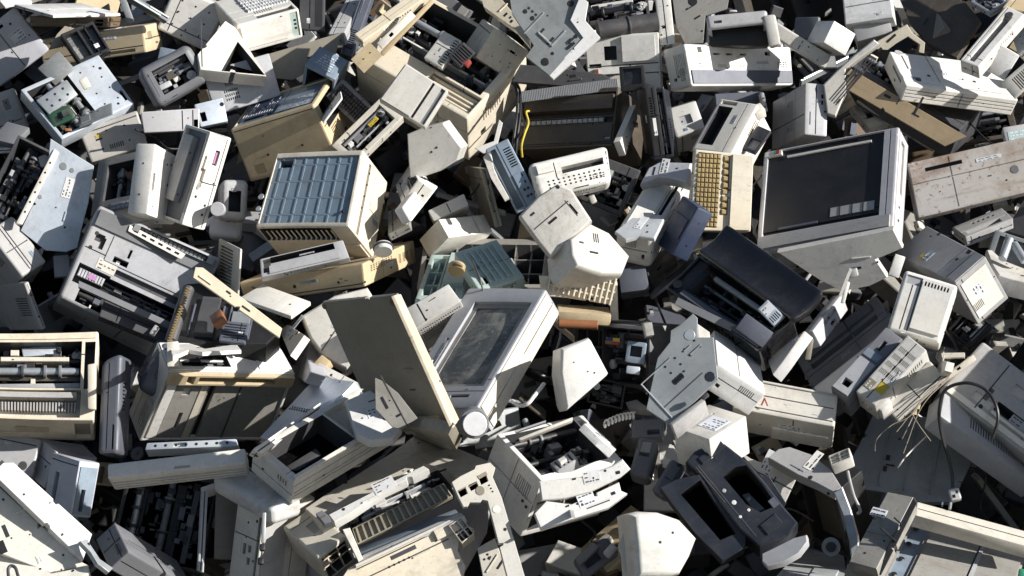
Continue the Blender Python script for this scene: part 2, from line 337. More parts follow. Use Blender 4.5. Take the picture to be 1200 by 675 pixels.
def do_extra(ex, f, owner, base, body):
    for e in ex:
        code, face = e[0], e[1]; g = subframe(f, face)
        if code == 'D':
            x, y = e[3], e[4]; r = e[5] if len(e) > 5 else .003; m = e[6] if len(e) > 6 else 'bk'
            p = world(g, [(x, y, -.002), (x, y, .0012)]); tube(body, p[0], p[1], r, m, 10); continue
        x0, y0, x1, y1 = e[3:7]; rest = e[7:]; w_, h_ = x1 - x0, y1 - y0
        if code == 'H':             # a row of screw holes
            nu, nv = rest[:2]
            for i in range(nu):
                for j in range(nv):
                    x = x0 + w_ * (i + .5) / nu; y = y0 + h_ * (j + .5) / nv
                    p = world(g, [(x, y, -.002), (x, y, .001)]); tube(body, p[0], p[1], rest[2] if len(rest) > 2 else .003, 'bk', 8)
        elif code == 'S':
            b = Buf(); m = rest[0] if rest else 'pa'; ink = rest[1] if len(rest) > 1 else 'dg'
            bx(b, g, x0, y0, .0002, x1, y1, .0011, m, .0002)
            rows = max(2, int(min(h_, w_) / .008)); along = w_ >= h_
            for k in range(rows):
                a = .1
                while a < .85:
                    l_ = rng.uniform(.05, .22); t0 = (k + .3) / rows; t1 = (k + .62) / rows; a2 = min(a + l_, .92)
                    if along: bx(b, g, x0 + w_ * a, y0 + h_ * t0, .001, x0 + w_ * a2, y0 + h_ * t1, .0016, ink, .0001)
                    else: bx(b, g, x0 + w_ * t0, y0 + h_ * a, .001, x0 + w_ * t1, y0 + h_ * a2, .0016, ink, .0001)
                    a = a2 + rng.uniform(.02, .12)
                    if rng.random() < .2: break
            owner.append(('sticker', b))
        elif code == 'K':
            nu, nv, m = rest[:3]; b = Buf()
            for i in range(nu):
                for j in range(nv):
                    cw, chh = w_ / nu, h_ / nv; xx = x0 + cw * i; yy = y0 + chh * j
                    hh = .005; k_ = rng.uniform(.0, .0015); c_ = min(.004, cw * .2, chh * .2)
                    if rng.random() < .03: continue
                    bx(b, g, xx + cw * .07, yy + chh * .07, -.004, xx + cw * .93, yy + chh * .93, hh - k_, m, c_)
            owner.append(('keys', b))
        elif code == 'W':
            b = Buf(); nn = 10; pts = []; fc = []; bul = min(.014, w_ * .05)
            for i in range(nn + 1):
                for j in range(nn + 1):
                    a, c = i / nn, j / nn; pts.append((x0 + w_ * a, y0 + h_ * c, -.0105 + bul * (1 - (2 * a - 1) ** 2) * (1 - (2 * c - 1) ** 2)))
            fc = [(i * (nn + 1) + j, (i + 1) * (nn + 1) + j, (i + 1) * (nn + 1) + j + 1, i * (nn + 1) + j + 1) for i in range(nn) for j in range(nn)]
            b.add(world(g, pts), fc, rest[0] if rest else 'gs'); owner.append(('screen', b))
        elif code == 'P':
            b = Buf(); nm, hh, m = rest[:3]; bx(b, g, x0, y0, -.001, x1, y1, hh, m, min(.003, hh * .4)); owner.append((nm, b))
        elif code == 'M':
            dep = rest[0]; lx = w_ >= h_; b = Buf(); wide = rest[1] if len(rest) > 1 else ''
            pal = ['dg', 'dg', 'bk', 'bk', 'bk', 'sg', 'bk', 'db', 'mg', 'bk', 'dg'] + (['wh', 'lg', 'mg'] if 'w' in wide else []) + (['cr', 'ol', 'cr'] if 'c' in wide else [])
            L_, S2 = (w_, h_) if lx else (h_, w_)
            def q(a0, s0, z0, a1, s1, z1, m, c=.0012):
                if lx: bx(b, g, x0 + a0, y0 + s0, z0, x0 + a1, y0 + s1, z1, m, c)
                else: bx(b, g, x0 + s0, y0 + a0, z0, x0 + s1, y0 + a1, z1, m, c)
            for k in range(rng.randint(3, 5)):      # long rails
                s = S2 * rng.uniform(.04, .9); ww = S2 * rng.uniform(.03, .12); a0 = L_ * rng.uniform(0, .15); a1 = L_ * rng.uniform(.75, 1)
                q(a0, s, -dep, a1, min(s + ww, S2), -dep * rng.uniform(.15, .8), rng.choice(pal))
            area = w_ * h_; nb = int(min(110, 16 + area / .00045))
            for k in range(nb):
                a0 = L_ * rng.uniform(0, .9); s0 = S2 * rng.uniform(0, .88); sa = rng.uniform(.004, .034) * rng.choice((.5, 1, 1)); ss = rng.uniform(.003, .02)
                q(a0, s0, -dep, min(a0 + sa, L_), min(s0 + ss, S2), -dep * rng.uniform(.12, .95), rng.choice(pal), .0008)
            owner.append(('mechanism', b))
            for k in range(1 + (S2 > .08)):
                s = S2 * rng.uniform(.2, .85); zz = -dep * rng.uniform(.15, .45); rad = min(.011, S2 * .08) * rng.uniform(.5, 1)
                pa, pb = ((x0 + .004, y0 + s, zz), (x1 - .004, y0 + s, zz)) if lx else ((x0 + s, y0 + .004, zz), (x0 + s, y1 - .004, zz))
                rb = Buf(); pp = world(g, [pa, pb]); tube(rb, pp[0], pp[1], rad, rng.choice(['st', 'dg', 'mg', 'bk']), 12)
                for t_ in range(rng.randint(0, 5)):
                    c_ = pp[0] + (pp[1] - pp[0]) * rng.uniform(.1, .9); dv = (pp[1] - pp[0]) / np.linalg.norm(pp[1] - pp[0]) * .008
                    tube(rb, c_, c_ + dv, rad * 1.7, rng.choice(['dg', 'bk', 'mg']), 12)
                owner.append(('roller', rb))
            for k in range(rng.randint(1, 3)):
                gb_ = Buf(); a = rng.choice([rng.uniform(.02, .12), rng.uniform(.85, .96)]) * L_; s = rng.uniform(.15, .85) * S2
                px, py = (x0 + a, y0 + s) if lx else (x0 + s, y0 + a)
                gear(gb_, g, px, py, -dep * .45, min(rng.uniform(.009, .019), S2 * .2), .008, rng.choice(['wh', 'dg', 'lg', 'bk', 'of'])); owner.append(('gear', gb_))
def platebuf(f, mat, pts, D, r, holes):
    """an outline on the frame's main face, given depth; its rim rounded"""
    P2 = [unproj(f, 'f', p) for p in pts]
    ar = sum(P2[i][0] * P2[(i + 1) % len(P2)][1] - P2[(i + 1) % len(P2)][0] * P2[i][1] for i in range(len(P2)))
    if ar < 0: P2 = P2[::-1]
    q = random.Random(len(pts) * 7 + int(abs(P2[0][0]) * 1e4)); P3 = []
    for i in range(len(P2)):
        a_, b_ = np.array(P2[i], float), np.array(P2[(i + 1) % len(P2)], float); L_ = np.linalg.norm(b_ - a_); P3.append(a_)
        if L_ > .11 and q.random() < .55 and D < .1:
            e_ = (b_ - a_) / L_; nn = np.array([-e_[1], e_[0]]); s_ = q.uniform(.2, .75) * L_; w_ = q.uniform(.005, .018); h_ = q.uniform(.004, .011)
            P3 += [a_ + e_ * s_, a_ + e_ * (s_ + w_ * .2) + nn * h_, a_ + e_ * (s_ + w_ * .7) + nn * h_ * q.uniform(.4, 1.), a_ + e_ * (s_ + w_)]
    P2 = P3; n = len(P2); A = np.array(P2)
    def inset(k):
        o = []
        for i in range(n):
            e1 = A[i] - A[i - 1]; e2 = A[(i + 1) % n] - A[i]; e1 /= np.linalg.norm(e1) + 1e-9; e2 /= np.linalg.norm(e2) + 1e-9
            n1 = np.array([-e1[1], e1[0]]); n2 = np.array([-e2[1], e2[0]]); m = n1 + n2; m /= max(.5, m @ m) / 1.; m = m * (1. if True else 1)
            o.append(A[i] + m * k * (2 / 2))
        return np.array(o)
    r = min(r, D * .45); rings = []
    for a in ((0, 0), (0, 1)): pass
    ns_ = 6 if r > .01 else 2
    prof = [(0, -D + r * .3)] + [(r * (1 - math.cos(math.pi / 2 * k / ns_)), -r * (1 - math.sin(math.pi / 2 * k / ns_))) for k in range(ns_ + 1)]
    V = []; 
    for k, z in prof:
        for x, y in inset(k): V.append((x, y, z))
    Fc = [(j * n + i, j * n + (i + 1) % n, (j + 1) * n + (i + 1) % n, (j + 1) * n + i) for j in range(len(prof) - 1) for i in range(n)]
    Fc += [tuple(range(n - 1, -1, -1))]; b = Buf()
    if not holes:
        Fc.append(tuple(range((len(prof) - 1) * n, len(prof) * n))); b.add(world(f, V), Fc, mat); return b
    b.add(world(f, V), Fc, mat); loops = [inset(r).tolist()]; dep = min(D * .85, .09)
    for hp_ in holes:
        hh = [unproj(f, 'f', p) for p in hp_]; loops.append([list(q_) for q_ in hh]); m = len(hh)
        W_ = [(x, y, 0) for x, y in hh] + [(x, y, -dep) for x, y in hh]
        b.add(world(f, W_), [(k, (k + 1) % m, m + (k + 1) % m, m + k) for k in range(m)], 'dg' if mat in ('nv', 'bk', 'mg') or dep > .03 else mat)  # deep holes get dark walls, their inner shade put into colour
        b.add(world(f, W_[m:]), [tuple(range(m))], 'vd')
    tri = tessellate_polygon([[Vector((x, y, 0)) for x, y in l_] for l_ in loops]); flat = [p for l_ in loops for p in l_]
    b.add(world(f, [(x, y, 0) for x, y in flat]), [tuple(t_) for t_ in tri], mat)
    return b
LIGHT = ('wh', 'of', 'cr', 'be', 'lg', 'lv', 'mg', 'ol', 'ru', 'ub', 'gy')
def auto_feats(f, seed, mat, light=False):
    q = random.Random(seed); o = []
    big = f.L[0] * f.L[1] > .006
    if not big: return o
    if mat in ('st', 'sw', 'sd', 'bs'):
        if light: return o
        for k in range(q.randint(6, 12)):
            u, v = q.uniform(.08, .9), q.uniform(.08, .9)
            if q.random() < .5: o.append(('R', 'f', (u, v, u + q.uniform(.02, .07), v + q.uniform(.015, .04)), .006, 'bk'))
            else: o.append(('H', 'f', (u, v, u + .02, v + .02), 1, 1, .003))
        o.append(('B', 'f', (.1, .2, q.uniform(.3, .45), q.uniform(.5, .8)), .003)); return o
    u = q.uniform(.12, .3); v = q.uniform(.12, .3)
    if not light:
        if q.random() < .8: o.append(('G', 'f', (u, .0, u, 1.)))
        if q.random() < .8: o.append(('G', 'f', (0., 1 - v, 1., 1 - v)))
        if q.random() < .6: o.append(('B', 'f', (u + .1, .12, .92, .9 - v), .0035))
        if q.random() < .5: a = q.uniform(.35, .6); o.append(('V', 'f', (a, .2, a + .25, .34), 7, 'u'))
        if q.random() < .6: a = q.uniform(.2, .7); o.append(('R', 'f', (a, .55, a + .12, .6), .01, 'bk'))
        if q.random() < .5: o.append(('H', 'f', (.04, .05, .96, .95), 2, 2, .0028))
    if q.random() < .38: a, b = q.uniform(.08, .7), q.uniform(.1, .75); o.append(('S', 'f', (a, b, a + q.uniform(.08, .2), b + q.uniform(.06, .14)), q.choice(['pa', 'lg', 'bs', 'of', 'ye' if q.random() < .3 else 'pa'])))
    for k in range(q.randint(1, 4)):
        a, b = q.uniform(.05, .9), q.uniform(.05, .9)
        if q.random() < .5: o.append(('R', 'f', (a, b, a + q.uniform(.01, .05), b + q.uniform(.01, .02)), .006, 'bk'))
        else: o.append(('H', 'f', (a, b, a + .03, b + .02), q.choice([1, 1, 2]), 1, q.uniform(.0016, .003)))
    if light and q.random() < .6: a = q.uniform(.1, .9); o.append(('G', 'f', q.choice([(a, 0., a, 1.), (0., a, 1., a)])))
    if q.random() < .35: o.append(('S', q.choice('ab'), (.3, .3, .55, .6)))
    for fc in 'ab':
        if q.random() < .7: a = q.uniform(.3, .7); o.append(('G', fc, (0., a, 1., a)))
        if q.random() < .4: a = q.uniform(.1, .6); o.append(('G', fc, (a, 0., a, 1.)))
        if q.random() < .4: a = q.uniform(.1, .6); o.append(('V', fc, (a, .2, a + .3, .45), 8, 'u'))
        if q.random() < .4: a = q.uniform(.1, .8); o.append(('R', fc, (a, .6, a + .08, .75), .008, 'bk'))
        if q.random() < .6: o.append(('H', fc, (.05, .1, .95, .9), 2, 1, .0028))
    return o
def warp(seed):
    q = random.Random(seed); a, b, c, d = (q.uniform(-.032, .032) for _ in range(4))
    return lambda u, v, w: (u + a * (v - .5) * (u - .5) * 2 + c * (w - .3) * u, v + b * (u - .5) * (v - .5) * 2 + d * u * (1 - u), w)
ALL = []
COUNT = [0]
def build(spec, owner):
    P, A, B, C, d, mat = spec['p']; f = solve(P, A, B, C, d, spec.get('D'))
    if spec.get('out'):
        body = platebuf(f, mat, spec['out'], f.L[2], spec.get('r', .003) * .6, [ft[2] for ft in spec.get('f', ()) if ft[0] == 'Q'])
        ex = []
        f2 = Frame(); f2.O, f2.Q, f2.L = f.O, f.Q, [9., 9., 9.]
        q = random.Random(COUNT[0] * 17 + len(owner) + len(spec['out'])); U2 = np.array([unproj(f, 'f', p) for p in spec['out']]); cen = U2.mean(axis=0); hasq = any(ft[0] == 'Q' for ft in spec.get('f', ()))
        if not hasq and np.ptp(U2[:, 0]) * np.ptp(U2[:, 1]) > .008 and spec.get('auto', 1) is not None:
            def rp(t1=.72): v_ = U2[q.randrange(len(U2))]; w_ = U2[q.randrange(len(U2))]; s_ = q.random(); return cen + (v_ * s_ + w_ * (1 - s_) - cen) * q.uniform(.1, t1)
            for k in range(q.randint(2, 4)):
                x, y = rp(); c_ = q.random()
                if c_ < .45: ex.append(('D', 'f', None, x, y, q.uniform(.0015, .0035)))
                elif c_ < .8: bx(body, f, x, y, -.001, x + q.uniform(.006, .03), y + q.uniform(.003, .008), .0007, 'bk', .0002)
                else: bx(body, f, x, y, -.001, x + q.uniform(.02, .05), y + .004, .003, mat, .001)
            if q.random() < .4 and mat in LIGHT + ('sw',): x, y = rp(.4); ex.append(('S', 'f', None, x, y, x + q.uniform(.03, .06), y + q.uniform(.02, .035)))
        for ft in spec.get('f', ()):
            if ft[0] == 'Q':
                continue
            code, face = ft[0], ft[1]
            if code == 'D': a = unproj(f, 'f', ft[2]); ex.append(('D', 'f', None, a[0], a[1]) + tuple(ft[3:])); continue
            if len(ft[2]) == 4: a0, b0, a1, b1 = ft[2][0] * f.L[0], ft[2][1] * f.L[1], ft[2][2] * f.L[0], ft[2][3] * f.L[1]; rest = ft[3:]
            else: (a0, b0), (a1, b1) = unproj(f, 'f', ft[2]), unproj(f, 'f', ft[3]); rest = ft[4:]
            a0, a1 = sorted((a0, a1)); b0, b1 = sorted((b0, b1))
            if code == 'R': bx(body, f, a0, b0, -.001, a1, b1, .0012, rest[1] if len(rest) > 1 else 'bk', .0004)
            elif code == 'G':
                if a1 - a0 > b1 - b0: bx(body, f, a0, (b0 + b1) / 2 - .0015, -.001, a1, (b0 + b1) / 2 + .0015, .0008, 'dg', .0002)
                else: bx(body, f, (a0 + a1) / 2 - .0015, b0, -.001, (a0 + a1) / 2 + .0015, b1, .0008, 'dg', .0002)
            elif code == 'B': bx(body, f, a0, b0, -.001, a1, b1, rest[0] if rest else .004, rest[1] if len(rest) > 1 else mat, .0015)
            elif code == 'V':
                nn, ax = rest[:2]
                for k in range(nn):
                    if ax == 'u': bx(body, f, a0 + (a1 - a0) * (k + .25) / nn, b0, -.001, a0 + (a1 - a0) * (k + .75) / nn, b1, .001, 'bk', .0003)
                    else: bx(body, f, a0, b0 + (b1 - b0) * (k + .25) / nn, -.001, a1, b0 + (b1 - b0) * (k + .75) / nn, .001, 'bk', .0003)
            elif code == 'L':
                nn, ax, hh, mm = rest
                for k in range(nn):
                    if ax == 'u': c = a0 + (a1 - a0) * (k + .5) / nn; bx(body, f, c - .0025, b0, -.001, c + .0025, b1, hh, mm)
                    else: c = b0 + (b1 - b0) * (k + .5) / nn; bx(body, f, a0, c - .0025, -.001, a1, c + .0025, hh, mm)
            else: ex.append((code, 'f', None, a0, b0, a1, b1) + tuple(rest))
    else:
        feats = list(spec.get('f', ()))
        if spec.get('auto', 1): feats = auto_feats(f, COUNT[0] * 13 + len(owner) * 7 + int(f.L[0] * 9999) % 97, mat, bool(feats)) + feats
        rr_ = spec.get('r', .006); rr_ = rr_ * .5 if rr_ < .02 else rr_ * .75
        body, ex = boxbuf(f, mat, feats, rr_, spec.get('n', 0), spec.get('fn') or warp(COUNT[0] * 31 + len(owner)))
    do_extra(ex, f, owner, None, body)
    return f, body
def merge(a, b):
    a.add(np.concatenate(b.v), b.f, b.m)
def Lift(f, h):
    g = Frame(); g.O = f.O - f.Q[:, 2] * h; g.Q = f.Q; g.L = f.L; return g
def I(name, label, cat, P, A, B, C, d, mat, f=(), sub=(), group=None, body='body', **kw):
    COUNT[0] += 1
    rng.seed(COUNT[0] * 101)
    owner = []; fr, bb = build(dict(p=(P, A, B, C, d, mat), f=f, **kw), owner)
    Q = fr.Q.copy(); Q[:, 2] *= -1
    if np.linalg.det(Q) < 0: Q[:, 1] *= -1
    base = np.eye(4); base[:3, :3] = Q
    base[:3, 3] = fr.O + fr.Q[:, 0] * fr.L[0] * .5 + fr.Q[:, 1] * fr.L[1] * .5 + fr.Q[:, 2] * fr.L[2]
    parts = []
    for s in sub:
        if s[0] == 'cyl':
            _, nm, p, q, rad, dd, m = s[:7]; b = Buf(); tube(b, at(p, dd), at(q, s[7] if len(s) > 7 else dd), rad, m, 20); parts.append((nm, b, [])); continue
        nm, P2, A2, B2, C2, d2, m2 = s[:7]; k2 = s[7] if len(s) > 7 else {}
        ow = []; _, b = build(dict(p=(P2, A2, B2, C2, d2, m2), **k2), ow); parts.append((nm, b, ow))
    if not owner and not parts:
        o = link(name, bb, None, base)
    else:
        o = bpy.data.objects.new(name, None); col.objects.link(o); o.matrix_world = Matrix(base.tolist()); o.empty_display_size = .05
        bo = link(body, bb, o, base)
        for nm, b in owner: link(nm, b, o, base)
        for nm, b, ow in parts:
            po = link(nm, b, o, base)
            for nm2, b2 in ow: link(nm2, b2, po, base)
    o['label'] = label; o['category'] = cat; o['kind'] = 'thing'
    if group: o['group'] = group
    ALL.append(o); return o
def cable(name, label, cat, pts, rad, mat, group=None):
    """pts: (x, y, d) in the current tile"""
    W3 = [at((x, y), d) for x, y, d in pts]; P = [W3[0]] + W3 + [W3[-1]]; path = []
    for i in range(1, len(P) - 2):
        for k in range(6 if len(pts) < 20 else 2):
            t = k / (6 if len(pts) < 20 else 2); a, b, c, e = P[i - 1], P[i], P[i + 1], P[i + 2]
            path.append(.5 * (2 * b + (c - a) * t + (2 * a - 5 * b + 4 * c - e) * t * t + (3 * b - a - 3 * c + e) * t ** 3))
    path.append(W3[-1]); path = np.array(path); n = 8; V = []; up = np.array([.3, .5, .81])
    for i in range(len(path)):
        tg = path[min(i + 1, len(path) - 1)] - path[max(i - 1, 0)]; tg /= np.linalg.norm(tg) + 1e-9
        u = np.cross(tg, up); u /= np.linalg.norm(u) + 1e-9; v = np.cross(u, tg); up = v
        V += [path[i] + rad * (u * math.cos(2 * math.pi * k / n) + v * math.sin(2 * math.pi * k / n)) for k in range(n)]
    Fc = [(i * n + k, i * n + (k + 1) % n, (i + 1) * n + (k + 1) % n, (i + 1) * n + k) for i in range(len(path) - 1) for k in range(n)] + [tuple(range(n)), tuple(range(len(V) - n, len(V)))]
    b = Buf(); b.add(V, Fc, mat); base = np.eye(4); base[:3, 3] = np.mean(path, axis=0); o = link(name, b, None, base)
    o['label'] = label; o['category'] = cat; o['kind'] = 'thing'
    if group: o['group'] = group
    return o
def rod(name, label, cat, p, q, rad, d, mat, d2=None, rings=0, group=None):
    b = Buf(); a, c = at(p, d), at(q, d if d2 is None else d2); tube(b, a, c, rad, mat, 22)
    for k in range(rings): x = a + (c - a) * (k + 1) / (rings + 1); e = (c - a) / np.linalg.norm(c - a) * .006; tube(b, x, x + e, rad * 1.15, 'dg', 22)
    e = np.eye(4); e[:3, 3] = (a + c) / 2; o = link(name, b, None, e); o['label'] = label; o['category'] = cat; o['kind'] = 'thing'
    if group: o['group'] = group
    return o
# ---------------------------------------------------------------- setting: the ground and the mound under the heap
def struct(name, verts, faces, mat, label):
    me = bpy.data.meshes.new(name); me.from_pydata(verts, [], faces); me.materials.append(MATS[mat]); o = bpy.data.objects.new(name, me); col.objects.link(o)
    o['kind'] = 'structure'; o['label'] = label; return o
struct('ground', [(-200, -200, 0), (200, -200, 0), (200, 200, 0), (-200, 200, 0)], [(0, 1, 2, 3)], 'sl', 'dark trodden ground around the heap of scrap')
def moundz(x, y):
    z = C0[2] - .42 / math.cos(SLOPE) + y * math.tan(SLOPE)
    top = 3.6; z = min(z, top - .12 * max(0, y - 2.4))
    return max(-.3, z - .02 * x * x * .2 + .05 * math.sin(3.1 * x + 1.3 * y) + .04 * math.sin(5.3 * y - 2.2 * x))
gx = np.linspace(-7, 7, 85); gy = np.linspace(-3.5, 9, 80); vv = [(x, y, moundz(x, y)) for y in gy for x in gx]
struct('terrain', vv, [(j * 85 + i, j * 85 + i + 1, (j + 1) * 85 + i + 1, (j + 1) * 85 + i) for j in range(79) for i in range(84)], 'sl', 'dark dirty mound under the heap of scrap electronics')
# ================================================================ the heap, thing by thing (tile letters only name the patch of the heap worked on)
T('a')
I('casing_plate', 'pale lavender-grey side panel with a paper sticker, in the upper left corner of the heap', 'casing panel', (215,218),(60,35),(-30,395),(235,215),.10,'lv', r=.012, f=[('S','f',(.42,.12,.66,.34)),('D','f',(45,105),.004),('G','f',(0.,.42,1.,.42)),('R','f',(.84,.3,.9,.62),.01)])
I('printer_chassis', 'open printer chassis with bare green circuit board and pierced bluish metal plate', 'printer', (265,612),(600,455),(95,395),(262,655),.26,'sw', r=.006,
  f=[('M','f',(.04,.05,.55,.93),.07,'w'),('D','f',(440,300),.005),('D','f',(520,455),.004),('D','f',(480,240),.004),('R','f',(.93,.1,.97,.3),.01),('H','f',(.6,.1,.95,.95),2,4,.003)],
  sub=[('circuit_board',(235,560),(330,520),(205,500),(238,566),.27,'pc',dict(f=[('R','f',(.2,.2,.5,.6),.002,'bk'),('B','f',(.6,.3,.9,.7),.008,'dg')])),
       ('shield_plate',(215,505),(345,415),(160,440),(216,512),.29,'st',dict(auto=0,f=[('H','f',(.1,.1,.9,.9),3,2,.004)])),
       ('shield_plate',(240,375),(330,300),(165,300),(242,380),.28,'sd'),('stopper_block',(345,560),(490,490),(340,510),(345,566),.28,'sd'),
       ('clip',(285,575),(315,577),(285,562),(285,582),.32,'or'),('connector',(370,395),(400,375),(350,350),(372,402),.30,'wh')])
I('lamp_unit', 'black glossy box with grey panes propped on the pierced metal plate', 'scanner part', (350,280),(490,222),(265,150),(348,300),.26,'bk', r=.005, f=[('R','f',(.08,.1,.45,.9),.03,'gs'),('R','f',(.52,.1,.93,.9),.04,'sg'),('G','f',(.7,0.,.7,1.))])
I('casing_plate', 'crumpled grey casing half under the stickered lavender panel', 'casing panel', (130,560),(40,390),(-70,610),(155,578),.08,'lg', r=.015)
I('printer_cover', 'dented white casing edge poking in from the left under the lavender panel', 'printer', (150,640),(20,560),(-90,650),(160,665),.05,'wh', r=.01, f=[('V','f',(.3,.2,.7,.5),8,'u')])
I('plastic_slab', 'long thin white slab lying across the top left of the heap', 'casing panel', (235,66),(530,60),(60,18),(235,80),.34,'wh', r=.006, f=[('G','f',(.1,.5,.98,.5))])
I('printer_part', 'smaller white slab sticking out at the very top left corner', 'casing panel', (20,30),(145,10),(-20,-20),(20,40),.25,'wh', r=.005)
I('drawer_unit', 'brown dusty drawer-like box under the long white slab', 'drawer unit', (470,122),(130,114),(470,78),(490,120),.20,'br', D=.15, f=[('R','f',(.05,.15,.16,.8),.03),('G','f',(0.,.5,1.,.5)),('B','f',(.4,.2,.9,.8),.004)])
I('printer', 'long beige printer housing with a sunlit end, under the brown drawer box', 'printer', (625,112),(170,165),(648,232),(700,95),.22,'be', r=.012, f=[('G','f',(0.,.72,1.,.72)),('R','f',(.1,.78,.5,.9),.012,'ol'),('G','b',(.5,0.,.5,1.)),('V','f',(.72,.15,.9,.4),7,'u')])
I('smoked_cover', 'tilted brown translucent-looking cover wedge behind the open chassis', 'printer cover', (215,210),(370,165),(180,120),(212,216),.24,'ub', out=[(215,215),(250,150),(285,113),(330,125),(372,165),(300,195)], D=.012)
I('metal_strip', 'dark blue-grey metal strip standing on end at the top edge of the heap', 'metal strip', (560,100),(590,92),(508,-20),(565,108),.22,'sd')
I('edge_board', 'long teal-edged dark board running down from the top edge', 'board', (735,97),(745,72),(570,-20),(722,108),.26,'sg', r=.006, f=[('B','f',(.1,.2,.45,.98),.004,'te'),('B','f',(.6,0.,.9,.5),.004,'lv')])
I('monitor_case', 'large shaded grey case beside the white frame with the triangular hole', 'computer case', (990,35),(760,-40),(880,215),(1012,28),.14,'of', r=.015, D=.25, f=[('G','f',(0.,.8,1.,.8)),('H','f',(.1,.1,.9,.9),3,3,.003)])
I('triangular_housing', 'white housing frame with a black triangular opening', 'printer frame', (880,305),(1172,335),(870,60),(878,325),.34,'wh', out=[(990,90),(1035,120),(1172,335),(880,305),(868,238)], D=.05, r=.006, f=[('Q','vd',[(1045,182),(1165,330),(972,312)]),('G','f',(.03,.05,.03,.9))])
I('scanner', 'dark grey rounded frame around a broken glass pane and a white lamp', 'scanner', (690,475),(920,340),(600,308),(690,505),.25,'mg', r=.03, D=.08, n=6, f=[('M','f',(.22,.12,.88,.86),.06,'w')],
  sub=[('glass_pane',(790,300),(800,225),(690,270),(790,306),.26,'bs',dict(auto=0)),('lamp',(770,360),(795,345),(722,300),(772,366),.28,'wh'),('lamp',(700,402),(755,370),(690,378),(702,408),.27,'sw')])
I('slotted_plate', 'light grey back panel with rows of small slots near the scanner frame', 'casing panel', (950,505),(1230,400),(905,315),(948,522),.16,'lg', D=.03, r=.006, f=[('V','f',(.25,.55,.45,.88),6,'u'),('VV','f',(.2,.2,.42,.48),7,3),('D','f',(975,458),.006),('V','f',(.6,.4,.8,.7),9,'v')])
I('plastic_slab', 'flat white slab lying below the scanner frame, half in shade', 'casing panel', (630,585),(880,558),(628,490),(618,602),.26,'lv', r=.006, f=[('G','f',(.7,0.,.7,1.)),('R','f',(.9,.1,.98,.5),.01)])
I('bracket', 'bluish steel bracket between the flat white slab and the slotted back panel', 'bracket', (880,560),(1000,520),(865,455),(880,580),.20,'sw', f=[('R','f',(.1,.2,.3,.6),.01),('D','f',(975,458),.006)])
I('plastic_slab', 'narrow beige lid in the gap right of the open chassis', 'casing panel', (440,600),(600,545),(420,545),(440,640),.12,'be')
T('b')
I('fax_machine', 'white fax machine with grey keys and a teal side strip, at the top edge', 'fax machine', (-85,110),(185,32),(-60,238),(-185,5),.32,'wh', r=.012, D=.3,
  f=[('B','f',(.05,.12,.78,.85),.004),('R','f',(.84,.08,.98,.9),.003,'te'),('VV','f',(.87,.3,.95,.7),1,3,'dg'),('K','a',(.3,.3,.98,.95),14,6,'wh','lg'),('G','a',(0.,.2,1.,.2)),('R','a',(.35,.02,.95,.18),.006,'dg')])
I('computer_case', 'dark charcoal computer case behind the white fax machine', 'computer case', (300,135),(300,-30),(190,130),(310,150),.08,'dg', f=[('V','f',(.1,.1,.9,.4),8,'v'),('G','f',(0.,.6,1.,.6))])
I('metal_bar', 'pale grey slanted bar left of the big open dot-matrix printer', 'metal bar', (385,150),(475,-30),(318,150),(388,175),.16,'lg', D=.04)
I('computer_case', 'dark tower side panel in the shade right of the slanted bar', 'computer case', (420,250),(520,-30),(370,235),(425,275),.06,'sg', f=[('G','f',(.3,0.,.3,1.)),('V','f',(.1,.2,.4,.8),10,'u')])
I('side_cover', 'olive-beige flat cover behind the blue-labelled housing', 'casing panel', (50,345),(370,250),(45,240),(45,357),.14,'ub', out=[(45,240),(375,143),(350,240),(200,330),(160,352),(60,342)], D=.02)
I('power_box', 'small blue-grey box with printed label lines and a dark open side', 'power supply', (345,350),(408,268),(215,285),(335,410),.30,'bs', r=.004, D=.1, f=[('S','f',(.15,.2,.9,.85),'bs','pa'),('R','b',(.06,.1,.9,.9),.05)])
I('laser_printer', 'beige laser printer with a blue text-printed back, top-left of centre', 'printer', (258,462),(-120,565),(360,700),(345,330),.36,'be', r=.012,
  f=[('R','a',(.04,.08,.97,.9),.004,'bs'),('S','a',(.08,.14,.5,.5),'bs','pa'),('S','a',(.55,.2,.92,.8),'bl','pa'),('G','a',(.5,0.,.5,1.)),('V','f',(.78,.72,.9,.9),8,'v'),('G','f',(0.,.06,1.,.06)),('H','f',(.1,.3,.9,.9),2,1,.004),('R','b',(.08,.15,.5,.85),.05)],
  sub=[('side_flap',(290,540),(375,425),(268,440),(300,545),.40,'wh',dict(r=.02,n=6,f=[('G','f',(.5,0.,.5,1.))]))])
I('keyboard', 'dark grey keyboard jammed diagonally beside the beige laser printer', 'keyboard', (575,530),(375,345),(500,610),(592,540),.20,'mg', D=.04, f=[('K','f',(.06,.15,.94,.85),18,4,'dg','bk')])
